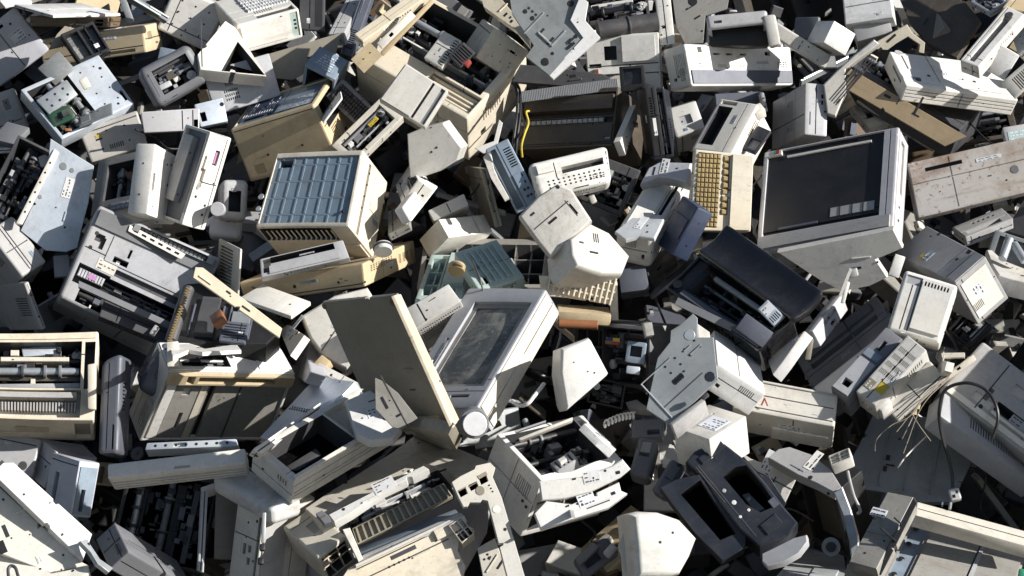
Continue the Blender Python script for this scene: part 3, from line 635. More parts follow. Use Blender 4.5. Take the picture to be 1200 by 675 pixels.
I('dot_matrix_printer', 'large cream dot-matrix printer torn open, top centre of the heap', 'printer', (925,522),(1195,225),(430,240),(926,548),.34,'cr', r=.012, D=.2,
  f=[('M','f',(.3,.05,.95,.95),.15,'w'),('R','f',(.06,.02,.28,.45),.03,'cr'),('L','f',(.08,.03,.27,.44),4,'u',-.012,'cr'),('G','a',(0.,.3,1.,.3))],
  sub=[('end_cover',(1050,125),(960,250),(1205,225),(995,80),.50,'cr',dict(r=.012,f=[('H','f',(.1,.2,.9,.9),2,3,.002),('R','f',(.25,.6,.32,.75),.01)])),
       ('platen_cover',(470,182),(760,-20),(430,150),(475,215),.50,'cr',dict(r=.006,D=.03,f=[('G','f',(0.,.5,1.,.5))])),
       ('side_plate',(475,322),(540,225),(430,248),(477,332),.44,'be',dict(D=.015,r=.003,f=[('H','f',(.2,.2,.9,.9),2,1,.002)])),
       ('guide_strip',(555,215),(692,60),(532,188),(558,228),.46,'wh',dict(D=.015,f=[('R','f',(.3,.3,.4,.7),.005)])),
       ('guide_strip',(560,245),(780,0),(545,230),(562,256),.40,'be',dict(D=.015)),
       ('paper_rail',(815,300),(905,180),(735,255),(820,310),.40,'of',dict(D=.02,f=[('V','f',(.05,.0,.95,.3),11,'u')])),
       ('rear_cover',(1185,130),(1260,60),(960,-60),(1195,150),.46,'cr',dict(D=.03,out=[(980,-40),(1075,-10),(1190,130),(1200,200),(1140,130),(1000,30)])),
       ('ink_ribbon',(925,290),(945,265),(860,250),(928,296),.42,'rd',dict(auto=0,D=.02)),('carriage',(900,300),(960,230),(850,245),(905,312),.41,'dg',dict(f=[('V','f',(.1,.1,.9,.9),6,'u')]))])
I('printer_cover', 'pale grey two-tone printer cover lying on the cream dot-matrix printer', 'printer cover', (740,562),(852,400),(542,440),(742,580),.62,'of', r=.008, D=.03, auto=0, f=[('R','f',(.03,.05,.97,.14),.006,'mg'),('R','f',(.0,.245,.0,.25),.001,'mg'),('B','f',(.02,.36,.98,.98),.003),('R','f',(.02,.29,.98,.345),.01,'dg')])
I('terminal_shell', 'rounded pale plastic shell like an upturned shovel, below the dot-matrix printer', 'plastic shell', (820,540),(665,585),(885,715),(862,524),.52,'of', r=.012, out=[(663,590),(735,560),(822,538),(860,590),(905,650),(885,705),(810,752),(740,775),(675,785),(668,690)], D=.09, f=[('D','f',(770,560),.002)])
I('stripped_printer', 'torn white printer mechanism wedged under the diagonal keyboard', 'printer', (430,725),(650,515),(330,640),(440,745),.22,'of', f=[('M','f',(.1,.15,.9,.85),.05,'w')])
I('hinge', 'thin curved white hinge arm hanging beside the plastic shell', 'bracket', (990,650),(1085,540),(960,600),(995,662),.30,'wh', out=[(960,650),(1045,620),(1068,525),(1084,540),(1058,650),(1000,675)], D=.012)
T('c')
I('printer_plate', 'grey metal printer base plate with a torn white rim, top centre', 'printer', (165,340),(385,110),(-40,150),(168,362),.46,'sd', out=[(-20,-70),(310,-30),(258,88),(315,168),(165,333),(60,248),(95,200),(0,60)], D=.02,
  f=[('D','f',(145,272),.012),('D','f',(258,15),.010),('D','f',(58,50),.007),('D','f',(90,80),.007),('D','f',(280,160),.006),('D','f',(178,235),.005),('V','f',(70,25),(110,75),3,'v'),('B','f',(.33,.30,.62,.34),.004,'st'),('B','f',(.33,.34,.36,.62),.004,'st'),('B','f',(.2,.75,.6,.78),.003,'st')],
  sub=[('casing_rim',(180,352),(388,165),(60,200),(184,372),.45,'wh',dict(D=.05,out=[(300,-20),(335,10),(322,90),(388,165),(182,348),(160,328),(312,166),(256,88)]))])
I('printer_mechanism', 'black tangle of printer gears at the top edge beside the metal base plate', 'printer', (330,115),(600,60),(330,-40),(335,140),.22,'dg', f=[('M','f',(.03,.05,.95,.93),.08,'w')])
rod('roller', 'dark rubber printer roller with a lit metal edge, near the top centre', 'roller', (375,135),(640,95),.052/2,.38,'dg', rings=1)
I('printer_tray', 'off-white stripped printer frame with copper parts beside the dark roller', 'printer', (655,385),(335,400),(635,140),(668,392),.26,'of', r=.004, D=.1, f=[('R','f',(.58,.55,.75,.8),.05,'dg'),('R','f',(.8,.1,.97,.5),.03,'dg'),('B','f',(.05,.5,.5,.96),.01),('G','f',(0.,.45,1.,.45)),('B','f',(.55,.3,.98,.42),.015,'wh'),('B','f',(.84,.2,.9,.4),.02,'cp'),('D','f',(616,160),.005)])
I('display_screen', 'small black display panel standing by the stripped white printer frame', 'display', (590,392),(575,285),(478,396),(596,398),.40,'bk', D=.02, r=.004, f=[('W','f',(.25,.15,.9,.85),'nv')])
I('plastic_post', 'narrow white plastic post at the top edge of the heap', 'bracket', (650,200),(715,185),(645,-40),(655,210),.34,'wh', f=[('G','f',(.5,0.,.5,1.)),('R','f',(.2,.3,.5,.36),.01)])
I('dusty_plate', 'broad dusty grey-brown panel behind the grey machine with the arched handle', 'casing panel', (750,190),(950,40),(650,-30),(752,210),.12,'gy', out=[(700,-40),(960,-40),(945,40),(850,70),(840,190),(760,195),(722,120)], D=.03, f=[('D','f',(795,5),.014)])
I('handled_scanner', 'grey and white machine with an arched carrying handle, top right of centre', 'scanner', (785,376),(1242,384),(757,195),(690,400),.34,'wh', r=.014, D=.22,
  f=[('B','f',(0.0,.0,.99,.38),.004,'sg'),('VV','f',(.08,.44,.14,.52),3,2),('VV','f',(.28,.42,.36,.56),6,1),('VV','f',(.46,.42,.54,.56),6,1),('VV','f',(.65,.52,.77,.64),8,1),('VV','f',(.85,.45,.95,.62),4,3),('R','f',(.25,.75,.31,.8),.01),('R','f',(.37,.75,.43,.8),.01),('R','f',(.5,.75,.56,.8),.01),('R','f',(.11,.8,.15,.98),.02,'dg'),('S','f',(890,325),(955,358)),('D','f',(1045,330),.014),('S','f',(1130,328),(1170,342)),('V','b',(.3,.1,.8,.6),7,'v'),('R','f',(.74,.76,.79,.86),.01)],
  sub=[('handle',(858,128),(1125,118),(850,68),(862,150),.46,'lg',dict(r=.03,n=8,auto=0,D=.09,f=[('R','f',(.12,.35,.25,.55),.01,'mg'),('R','a',(.04,.1,.96,.9),.03,'bk')])),
       ('handle_post',(1130,205),(1180,195),(1105,70),(1135,215),.44,'of',dict(r=.01,D=.06)),('hood',(865,205),(1130,205),(862,120),(868,215),.36,'bk',dict(r=.01,D=.1,auto=0))])  # black hood block stands in for the shade under the handle
I('inkjet_printer', 'long black-brown inkjet printer lying level with a strip of coloured labels, upper centre', 'printer', (445,640),(20,665),(470,380),(480,665),.24,'db', r=.012, D=.2,
  f=[('R','f',(.02,.52,.97,.92),.025,'db'),('B','f',(.03,.62,.94,.86),.012,'db'),('R','f',(.02,.40,.98,.50),.012,'bk'),('K','f',(.12,.41,.98,.49),16,1,'lg','bk'),('B','f',(.02,.08,.92,.36),.004,'db'),('R','f',(.03,.12,.10,.16),.002,'wh'),('G','f',(0.,.04,1.,.04))],
  sub=[('ribbed_lid',(470,400),(0,360),(460,370),(478,420),.30,'dg',dict(r=.006,out=[(0,360),(0,278),(200,300),(400,325),(462,362),(472,398)],D=.03,f=[('L','f',(.0,.2,.98,1.8),60,'u',.003,'mg')]))])
cable('cable', 'short yellow cable hooked over the long black-brown inkjet printer', 'cable', [(75,488,.36),(62,495,.37),(72,540,.36),(55,590,.36),(42,640,.34),(45,690,.3)], .003, 'ye')
for k,(x,c) in enumerate(((8,'bk'),(22,'bk'))): cable('cable', ('left one of two thin black cables hanging at the black-brown inkjet printer', 'right one of two thin black cables hanging at the black-brown inkjet printer')[k], 'cable', [(x-5,365,.34),(x+12,400,.35),(x+14,500,.36),(x+2,600,.34),(x-6,680,.3)], .004, c, group='thin black cables by the inkjet printer')
I('plastic_wedge', 'slim white wedge standing upright against tall black boards', 'casing panel', (480,620),(505,680),(545,455),(470,622),.34,'wh', out=[(475,620),(545,460),(552,520),(500,682)], D=.02)
I('side_board', 'tall black board leaning beside the slim white wedge', 'board', (625,690),(575,385),(520,640),(635,690),.32,'bk', D=.03, r=.003, f=[('G','f',(0.,.6,1.,.6))])
I('open_chassis', 'dark blue-black chassis full of circuitry right of the tall black board', 'printer', (712,690),(645,392),(622,700),(722,690),.28,'nv', r=.004, D=.09, f=[('M','f',(.05,.08,.95,.9),.06,'w')])
I('crumpled_cover', 'crumpled off-white cover lying in the gap under the handled machine', 'printer cover', (720,605),(850,560),(675,478),(722,690),.10,'of', r=.012, f=[('R','f',(.3,.3,.7,.6),.008,'lg'),('G','a',(0.,.4,1.,.4))])
I('printer_cover', 'white upright printer lid with a long dark slot, centre right of the top', 'printer', (960,680),(1085,455),(790,655),(985,730),.38,'wh', r=.010, D=.12, f=[('R','f',(.12,.55,.86,.92),.05,'sg'),('V','f',(.15,.56,.6,.64),7,'u'),('G','f',(0.,.25,1.,.25)),('R','f',(.9,.5,.97,.9),.03)],
  sub=[('side_unit',(1065,675),(1140,575),(1005,650),(1070,685),.36,'nv',dict(f=[('R','f',(.1,.1,.5,.8),.02,'lg')])),('latch',(1070,500),(1115,480),(1045,470),(1080,560),.40,'wh',dict(D=.03))])
I('small_cover', 'small pale cover half hidden behind the slotted white printer lid', 'printer cover', (1110,495),(1078,412),(1000,430),(1130,505),.24,'lg')
T('d')
I('plastic_box', 'small clean white box with its right face in full sun, upper right', 'box', (320,186),(415,246),(365,90),(243,185),.40,'wh', r=.004, auto=0, f=[])
I('printer_tail', 'off-white slab stretching down right from the handled machine', 'casing panel', (322,300),(345,240),(110,100),(290,305),.28,'of', r=.01, f=[('G','f',(0.,.5,1.,.5))])
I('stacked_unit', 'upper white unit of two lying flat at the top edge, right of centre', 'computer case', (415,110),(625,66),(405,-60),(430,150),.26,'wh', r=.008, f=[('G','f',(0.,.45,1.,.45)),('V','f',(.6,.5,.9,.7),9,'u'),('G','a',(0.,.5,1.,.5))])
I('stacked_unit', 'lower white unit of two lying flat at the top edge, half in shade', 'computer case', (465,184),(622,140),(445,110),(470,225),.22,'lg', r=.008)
I('wooden_board', 'large brown panel darkened for the shade of the top right corner', 'panel', (905,255),(1010,90),(640,160),(910,275),.02,'db', out=[(640,-40),(900,-40),(1010,90),(905,255),(780,190),(700,100)], D=.02)  # brown darkened: the corner's deep shade is put into its colour
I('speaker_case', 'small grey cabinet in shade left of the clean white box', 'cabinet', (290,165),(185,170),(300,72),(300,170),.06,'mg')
I('broken_housing', 'broken cream housing with a jagged rim above the long beige trough', 'printer frame', (560,205),(690,110),(690,330),(550,205),.26,'cr', out=[(470,240),(550,185),(686,107),(705,140),(765,188),(760,235),(738,230),(742,196),(690,160),(640,190),(600,220),(540,215)], D=.06, f=[('R','f',(595,180),(640,155),.01)])
I('curved_casing', 'long curved off-white casing with ribbed edge left of the beige trough', 'plastic casing', (370,500),(560,240),(290,420),(375,530),.32,'of', out=[(318,370),(375,312),(455,240),(540,172),(566,192),(470,262),(418,305),(422,395),(372,512),(335,500)], D=.08, r=.012, f=[('G','f',(.1,.2,.9,.2)),('G','f',(.1,.3,.9,.3)),('G','f',(.1,.42,.9,.42)),('G','f',(.1,.52,.9,.52))])
I('rack_unit', 'long brown-beige trough with broken contents, upper right', 'equipment trough', (420,388),(850,645),(480,265),(418,405),.38,'tb', out=[(418,290),(948,600),(852,643),(422,392)], D=.02, f=[('G','f',(.45,.3,.46,.9)),('R','f',(.62,.3,.64,.9),.003),('D','f',(460,330),.004)],
  sub=[('inner_works',(440,290),(930,570),(560,190),(438,310),.32,'dg',dict(D=.1,f=[('M','f',(.02,.1,.6,.9),.08,'wc')]))])
I('printer', 'big white flat-topped machine end-on with smudges and a small label, top right', 'printer', (690,375),(1165,440),(600,222),(665,447),.44,'wh', r=.008, D=.14,
  f=[('S','f',(.42,.45,.46,.6)),('G','f',(0.,.12,1.,.12)),('B','f',(.1,.5,.32,.9),.003),('G','f',(.34,.2,.34,1.)),('G','a',(0.,.3,1.,.3)),('G','a',(0.,.5,1.,.5)),('G','a',(0.,.7,1.,.7)),('R','b',(.2,.2,.7,.35),.01),('H','f',(.05,.2,.9,.9),2,2,.006),('D','f',(735,350),.010,'dg'),('D','f',(650,232),.014,'lg')])
I('channel_bar', 'white channel bar leaning diagonally over the big white machine', 'printer frame', (1000,297),(1205,60),(918,262),(1002,320),.54,'wh', r=.008, D=.05, f=[('R','f',(.05,.35,.88,.7),.03,'lg'),('D','f',(1135,65),.012,'dg'),('G','f',(0.,.85,1.,.85))])
I('casing_plate', 'white panel lying right of the diagonal channel bar', 'casing panel', (1112,352),(1175,240),(1035,300),(1115,365),.46,'wh', D=.02)
I('vented_plate', 'white vented panel at the right edge beside the big white machine', 'casing panel', (1160,432),(1260,330),(1105,360),(1165,445),.44,'wh', D=.03, f=[('V','f',(.3,.1,.9,.8),8,'u')])
I('upper_casing', 'pinkish-white casing with a cut-out at the upper right edge', 'casing panel', (1170,240),(1290,120),(1130,90),(1180,260),.40,'of', D=.03, f=[('R','f',(.3,.3,.5,.45),.015),('H','f',(.1,.1,.9,.9),3,2,.003)])
I('drive_unit', 'small grey-blue gear unit at the top right edge', 'gear unit', (1050,60),(1160,-10),(960,5),(1055,80),.20,'lg', f=[('M','f',(.1,.1,.9,.9),.03,'w')])
I('plastic_slab', 'beige slab at the very top right corner', 'casing panel', (1110,30),(1290,60),(1180,-60),(1105,45),.28,'be')
I('computer_case', 'white computer case on its side with a slotted sunlit front, right of the printer lid', 'computer case', (235,592),(335,602),(238,362),(90,668),.28,'lg', r=.008, D=.4,
  f=[('G','f',(.48,0.,.48,1.)),('R','f',(.7,.72,.8,.8),.006),('R','f',(.7,.6,.8,.68),.006),('G','b',(0.,.3,1.,.3)),('G','b',(0.,.6,1.,.6)),('V','b',(.2,.35,.8,.55),12,'v'),('R','f',(.2,.2,.25,.45),.003,'dg')])
I('ribbed_block', 'shaded ribbed beige block between the slotted case and the beige trough', 'plastic block', (365,515),(452,440),(330,400),(368,540),.22,'ol', f=[('G','f',(0.,.3,1.,.3)),('G','f',(0.,.6,1.,.6))])
I('crushed_board', 'crushed dusty white board under the beige trough', 'board', (520,565),(640,520),(430,450),(520,590),.16,'of', D=.04, f=[('R','f',(.2,.3,.5,.6),.02,'dg')])
I('crushed_plate', 'long dusty grey panel lying along the underside of the beige trough', 'casing panel', (800,660),(830,610),(470,430),(795,680),.14,'lg', D=.03, f=[('G','f',(0.,.4,1.,.4)),('R','f',(.5,.3,.7,.7),.01)])
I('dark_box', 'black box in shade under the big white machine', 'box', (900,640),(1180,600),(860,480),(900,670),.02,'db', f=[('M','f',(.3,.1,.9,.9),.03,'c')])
T('e')
I('printer_mechanism', 'black printer mechanism with white gears at the left edge', 'printer', (88,380),(258,60),(-90,300),(92,400),.36,'dg', r=.004, D=.12, f=[('M','f',(.05,.04,.97,.94),.09,'w')],
  sub=[('side_rail',(95,372),(262,50),(70,360),(98,392),.40,'wh',dict(D=.015,f=[('H','f',(.1,.3,.9,.7),6,1,.003)])),('pulley',(180,120),(235,100),(160,70),(184,140),.40,'wh',dict(r=.01)),('top_cover',(60,15),(130,-60),(-40,-10),(62,25),.42,'mg',dict(D=.02))])
I('metal_sheet', 'large bluish-white sheet metal cover, its left half in sun and right half shaded', 'metal cover', (330,480),(420,110),(90,395),(345,492),.30,'sw', out=[(222,-10),(330,60),(412,110),(388,270),(355,400),(340,470),(290,488),(200,482),(90,395),(205,150)], D=.012, r=.004, f=[('D','f',(278,112),.011,'sd'),('D','f',(316,130),.007,'sd'),('D','f',(176,247),.006,'sd'),('H','f',(250,370),(320,390),5,1,.003),('D','f',(65,250),.004)])
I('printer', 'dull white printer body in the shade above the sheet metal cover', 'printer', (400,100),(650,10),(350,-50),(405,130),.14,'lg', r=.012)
I('open_housing', 'light grey housing with a square black opening, left of the upright white slabs', 'printer', (612,285),(395,335),(652,35),(628,298),.30,'gy', r=.008, D=.12, f=[('M','f',(.12,.22,.78,.86),.08,'c'),('H','f',(.05,.05,.95,.15),3,1,.005),('R','f',(.05,.6,.1,.8),.02),('S','f',(.2,.02,.6,.15),'lg','wh')], sub=[('lens',(560,170),(590,160),(552,140),(562,178),.26,'or',dict(r=.008))])
I('side_cover', 'sunlit white upright cover with one connector slot', 'printer cover', (645,320),(768,376),(667,14),(606,312),.50,'wh', r=.012, D=.06, f=[('R','f',(.62,.52,.72,.72),.012,'bk'),('R','f',(.64,.535,.7,.705),.006,'mg'),('R','f',(-.0,.35,.12,.6),.02,'lg'),('B','f',(.85,.0,.99,.98),.003),('D','f',(735,105),.003),('D','f',(735,195),.003)])
I('flatbed_scanner', 'white printer standing on its side with a dark recessed face and pink connector', 'printer', (800,368),(900,390),(945,-35),(690,330),.46,'wh', r=.010, D=.22,
  f=[('R','f',(.48,.68,.68,.84),.008,'dg'),('R','f',(.54,.70,.61,.82),.003,'pk'),('R','f',(.1,.4,.2,.75),.008,'of'),('G','f',(.82,.0,.82,1.)),('R','f',(.05,.42,.3,.62),.01,'of'),('D','f',(860,245),.004),('R','b',(.03,.1,.97,.9),.012,'mg'),('B','b',(.2,.5,.9,.85),.006,'lg'),('B','b',(.12,.03,.9,.09),.004,'dg'),('H','f',(.5,.1,.9,.3),1,2,.004)])
I('ring_housing', 'grey rounded housing around a black arched hole', 'plastic housing', (965,345),(1085,342),(985,168),(950,365),.30,'lg', r=.045, n=8, D=.12, f=[('R','f',(.3,.2,.82,.72),.08,'bk')])
rod('tube_collar', 'small grey ring collar beside the rounded housing with the arched hole', 'collar', (955,300),(962,303),.019,.50,'lg', d2=.42)
I('curved_shell', 'smooth grey curved shell under the rounded housing', 'plastic shell', (1055,425),(1065,335),(915,420),(1060,450),.20,'lv', r=.04, n=6, auto=0)
I('copier', 'big grey office printer with a dark control strip and pink-lit ports, left side', 'printer', (250,690),(790,905),(468,288),(215,745),.35,'lg', r=.018, D=.28,
  f=[('B','f',(.02,.80,.99,.985),.006,'mg'),('B','f',(.3,.90,.95,.97),.014,'sd'),('K','f',(.35,.905,.9,.965),16,2,'mg','sg'),('R','f',(.16,.42,.99,.49),.012,'dg'),('B','f',(.2,.52,.98,.78),.003),('R','f',(.07,.66,.14,.74),.012,'dg'),('R','f',(.12,.60,.155,.72),.012,'dg'),('R','f',(.26,.54,.38,.60),.02),('R','f',(.29,.545,.32,.575),.01,'wh'),('R','f',(.35,.63,.37,.72),.01),
     ('R','f',(.04,.20,.30,.40),.02,'bk'),('M','f',(.12,.03,.97,.38),.14,'w'),('K','f',(.06,.27,.27,.36),9,1,'lv','nv'),('B','f',(.14,.29,.20,.34),.006,'pk'),('H','f',(.03,.5,.1,.95),1,3,.006),('V','b',(.06,.3,.3,.7),5,'u')],
  sub=[('output_tray',(430,770),(800,905),(470,690),(425,790),.36,'dg',dict(D=.03,r=.006,f=[('G','f',(0.,.5,1.,.5))])),('front_bar',(340,640),(800,860),(352,615),(336,655),.44,'mg',dict(D=.015,r=.003,auto=0)),
       ('display_strip',(560,395),(800,520),(575,370),(558,405),.43,'wh',dict(D=.006,r=.002,auto=0,f=[('VV','f',(.05,.2,.95,.8),6,1,'sc')]))])
I('vent_strip', 'white vented end strip at the right end of the big grey office printer', 'printer part', (1040,690),(1035,470),(945,640),(1050,700),.34,'of', f=[('V','f',(.1,.3,.9,.9),12,'u')])
I('drawer_unit', 'light grey drawer front at the left edge above the cream open printer', 'drawer', (95,600),(208,530),(-60,400),(35,690),.30,'lg', r=.014, f=[('G','f',(0.,.5,1.,.5)),('G','f',(.5,0.,.5,1.)),('G','a',(0.,.3,1.,.3)),('R','a',(.4,.5,.6,.7),.01,'dg')])
I('cartridge', 'small grey cartridge piece below the shaded sheet metal cover', 'cartridge', (240,600),(310,590),(238,505),(240,620),.20,'lv')
T('i')
I('vented_casing', 'shaded light grey casing with small vents left of the big office printer', 'printer', (180,215),(95,10),(-60,210),(205,212),.20,'lg', r=.01, f=[('V','f',(.3,.05,.7,.25),8,'u'),('G','f',(0.,.5,1.,.5))])
I('ribbon_printer', 'cream-rimmed narrow printer with black works and a coiled spring, below the office printer', 'printer', (760,262),(1185,272),(840,0),(758,280),.43,'bk', out=[(735,265),(830,-30),(880,-40),(1230,215),(1170,272),(1000,275)], D=.08,
  f=[('L','f',(.1,.1,.8,.6),9,'u',.006,'sg'),('B','f',(.2,.1,.4,.7),.012,'dg'),('B','f',(.55,.2,.75,.5),.010,'sd')],
  sub=[('rim',(1185,235),(850,-22),(1212,195),(1178,250),.49,'cr',dict(D=.012,r=.004,out=[(858,-64),(892,-62),(1240,205),(1228,248),(848,-18)])),('end_block',(1275,325),(1337,235),(1230,230),(1280,340),.50,'cr',dict(D=.02,out=[(1228,215),(1265,188),(1337,235),(1275,325)])),
       ('cyl','hose',(750,262),(828,30),.016,.46,'dg'),('lever',(935,190),(978,150),(920,150),(938,200),.47,'or',dict(auto=0,D=.02)),('inner_cover',(960,255),(1080,262),(985,170),(958,270),.46,'sg',dict(f=[('V','f',(.1,.1,.9,.9),6,'v')]))])
b_ = [ (745+ (828-745)*t/40 + (9 if t%2 else -9), 262-232*t/40 + (3 if t%2 else -3), .51) for t in range(41)]
cable('spring', 'tan coiled spring along the black hose of the cream-rimmed printer', 'spring', b_, .0022, 'tn')
I('dot_matrix_printer', 'cream printer at the left edge with its lid off, rollers and ribbed tray showing', 'printer', (420,605),(-40,600),(424,222),(425,695),.42,'cr', r=.010, D=.2,
  f=[('M','f',(.15,.36,1.0,.89),.10,'wc'),('R','f',(.14,.03,.99,.34),.03,'of'),('V','f',(.18,.12,.98,.22),26,'u','lg'),('B','f',(.18,.24,.98,.30),.01,'lg'),('R','f',(.02,.35,.12,.88),.05,'dg'),('S','a',(.45,.35,.78,.6),'be','lg'),('R','a',(.04,.15,.2,.85),.01,'ol'),('B','f',(.0,.92,.98,.98),.003)],
  sub=[('print_head',(100,330),(270,330),(95,292),(102,345),.47,'sw',dict(D=.02,r=.005,auto=0)),('paper_bar',(355,470),(-20,465),(355,445),(357,480),.44,'lg',dict(D=.01,auto=0)),('paper_bar',(355,440),(-20,425),(355,415),(357,450),.43,'db',dict(D=.01,auto=0)),('side_post',(420,560),(385,560),(418,360),(425,565),.46,'cr',dict(D=.03))])
I('telephone_housing', 'tall rounded slate-grey housing standing between two cream printers', 'plastic housing', (520,760),(428,760),(540,318),(535,765),.36,'sg', r=.03, n=8, D=.1, f=[('R','f',(.1,.05,.35,.3),.01,'dg'),('G','f',(.6,0.,.6,1.))], fn=lambda u,v,w:(u,v-.10*u*u*v,w))
I('handset', 'slate-grey handset leaning on the tall rounded housing', 'handset', (600,470),(695,255),(548,320),(605,490),.40,'sg', r=.03, n=6, D=.06, f=[('R','f',(.1,.2,.5,.6),.01,'dg')])
I('switch_lever', 'small pale lever tip on the slate-grey handset', 'lever', (675,240),(700,200),(655,225),(678,250),.46,'lg')
I('broken_bracket', 'white cracked bracket in the gap right of the tall slate-grey housing', 'bracket', (560,460),(590,380),(548,378),(564,470),.30,'wh', out=[(548,380),(592,372),(560,458),(555,420)], D=.012)
I('laser_printer', 'large cream and white printer with grimy olive window panels, left of centre', 'printer', (735,395),(1300,400),(615,700),(685,268),.48,'of', r=.008,
  f=[('B','a',(0.,.0,1.,1.),.003,'wh'),('B','f',(.01,.01,.99,.15),.012,'be'),('R','f',(.24,.04,.85,.13),.014,'ol'),('R','f',(.15,.03,.21,.14),.016,'gn'),('R','f',(.02,.2,.98,.97),.006,'gy'),('B','f',(.04,.20,.11,.95),.0,'wh'),('B','f',(.12,.22,.30,.95),-.003,'gy'),('R','f',(.18,.25,.24,.35),.01,'of'),('R','f',(.22,.6,.25,.85),.014,'dg'),('B','f',(.31,.21,.36,.96),-.002,'cr'),('R','f',(.38,.2,.43,.97),.016,'bk'),('G','f',(.62,.2,.62,.97)),
     ('M','a',(.12,.15,.5,.72),.05,''),('B','a',(.72,.1,.98,.95),.006,'wh'),('R','a',(.57,.5,.64,.9),.02,'gn'),('D','a',(1150,315),.010,'lg'),('G','b',(.5,0.,.5,1.))],
  sub=[('tractor_arm',(905,300),(1005,290),(800,285),(905,312),.54,'wh',dict(out=[(740,265),(800,262),(900,295),(1040,275),(1060,300),(890,310),(830,300),(760,330)],D=.01)),
       ('corner_post',(785,372),(735,372),(780,262),(790,385),.52,'wh',dict(D=.03,r=.004))])
T('f')
I('laser_printer', 'cream printer with a ribbed blue-grey tray on top, left of centre', 'printer', (400,375),(0,385),(480,40),(512,515),.50,'cr', r=.012,
  auto=0, f=[('R','f',(.03,.05,.995,.93),.005,'bm'),('L','f',(.06,.05,.96,.93),7,'u',-.0032,'bm'),('L','f',(.04,.06,.98,.94),4,'v',-.0043,'bm'),('R','f',(.78,.80,.93,.9),.03,'bk'),('D','f',(22,245),.009,'st'),('D','f',(10,298),.008,'st'),('D','f',(380,310),.005),
     ('R','a',(.2,.05,.98,.42),.05,'ol'),('L','a',(.22,.2,.97,.42),14,'u',-.008,'cr'),('B','a',(.0,.55,.2,.98),.004,'cr'),('D','a',(445,495),.005),
     ('R','b',(.0,.28,.94,.36),.014,'ub'),('S','b',(.22,.72,.42,.92),'bs','lg'),('B','b',(.46,.55,.9,.9),.002,'cr'),('H','b',(.3,.30,.9,.34),4,1,.003)],
  sub=[('output_slot',(405,515),(25,590),(385,435),(410,530),.46,'lg',dict(D=.05,r=.005,f=[('R','f',(.12,.62,.88,.95),.04,'bk'),('R','f',(.88,.2,.97,.9),.03,'dg'),('B','f',(.1,.1,.9,.5),.004,'lg')]))])
I('printer_plate', 'beige base unit with a vented cream end, under the blue-tray printer', 'printer', (465,540),(-70,612),(487,640),(692,440),.42,'be', r=.010, f=[('D','f',(363,622),.004),('D','f',(170,640),.005),('G','f',(0.,.85,1.,.85)),('VV','b',(.2,.12,.5,.55),4,9),('VV','b',(.3,.65,.7,.95),7,4,'ol'),('S','b',(.45,.42,.62,.55),'lv','lg'),('D','b',(480,620),.003)])
rod('round_stopper', 'round white cap wedged right of the blue-tray printer', 'cap', (560,490),(558,460),.024,.42,'of', rings=1)
I('printer_carriage', 'sunlit white printer frame with a block of black keys right of the blue-tray printer', 'printer', (640,275),(705,165),(555,45),(645,290),.42,'wh', D=.05, r=.005, f=[('M','f',(.5,.05,.98,.5),.02,'w'),('G','f',(0.,.6,1.,.6)),('R','f',(.2,.7,.4,.9),.02)])
I('flap', 'bright white curved flap right of the blue-tray printer', 'printer cover', (645,290),(682,358),(742,165),(636,297),.50,'wh', r=.012, n=8, D=.03, auto=0, f=[('D','f',(700,260),.002)], fn=lambda u,v,w:(u, v*(1+.25*u), w))
I('side_grille', 'dusty grey panel framed in white under the bright curved flap', 'casing panel', (580,412),(668,360),(572,240),(582,425),.40,'gy', D=.02, f=[('B','f',(.88,.0,.98,.98),.006,'wh'),('G','f',(0.,.5,1.,.5))])
I('leaning_board', 'dark brown-grey board leaning in the shaded pocket right of the blue-tray printer', 'board', (1052,385),(980,122),(790,300),(1060,392),.20,'ub', D=.02, f=[('B','f',(.02,.9,.98,.98),.004,'lg')])
I('paper_box', 'smaller of two white boxes in the shaded pocket above the ribbed casing', 'box', (780,355),(935,280),(757,305),(785,375),.24,'of', auto=0, f=[('G','f',(.5,0.,.5,1.))], D=.08)
I('paper_box', 'larger of two white boxes in the shaded pocket above the ribbed casing', 'box', (845,425),(1045,402),(803,345),(830,440),.28,'wh', auto=0, f=[('G','f',(.72,0.,.72,1.))], D=.1)
I('metal_rack', 'blue-grey sheet metal frame standing upright near the centre top', 'printer frame', (1150,318),(1242,255),(1045,20),(1140,335),.34,'bs', r=.005, D=.1, f=[('R','f',(.05,.05,.35,.95),.02,'sd'),('V','f',(.6,.6,.9,.9),8,'v'),('H','f',(.6,.1,.9,.5),2,4,.004),('G','f',(.45,0.,.45,1.)),('B','f',(.5,.3,.8,.5),.004)],
  sub=[('bracket',(1090,262),(1112,252),(1000,70),(1095,270),.40,'wh',dict(out=[(998,72),(1030,35),(1045,120),(1062,160),(1112,250),(1092,262),(1032,165)],D=.012))])
I('ribbed_casing', 'upturned grey-beige casing showing deep ribs, above the cracked monitor', 'printer casing', (705,640),(1270,605),(752,432),(700,660),.26,'gy', r=.006, D=.12, f=[('X','f',(.04,.06,.98,.94),8,3,.06,'gy'),('B','f',(.0,.86,1.,.98),.004,'gy')])
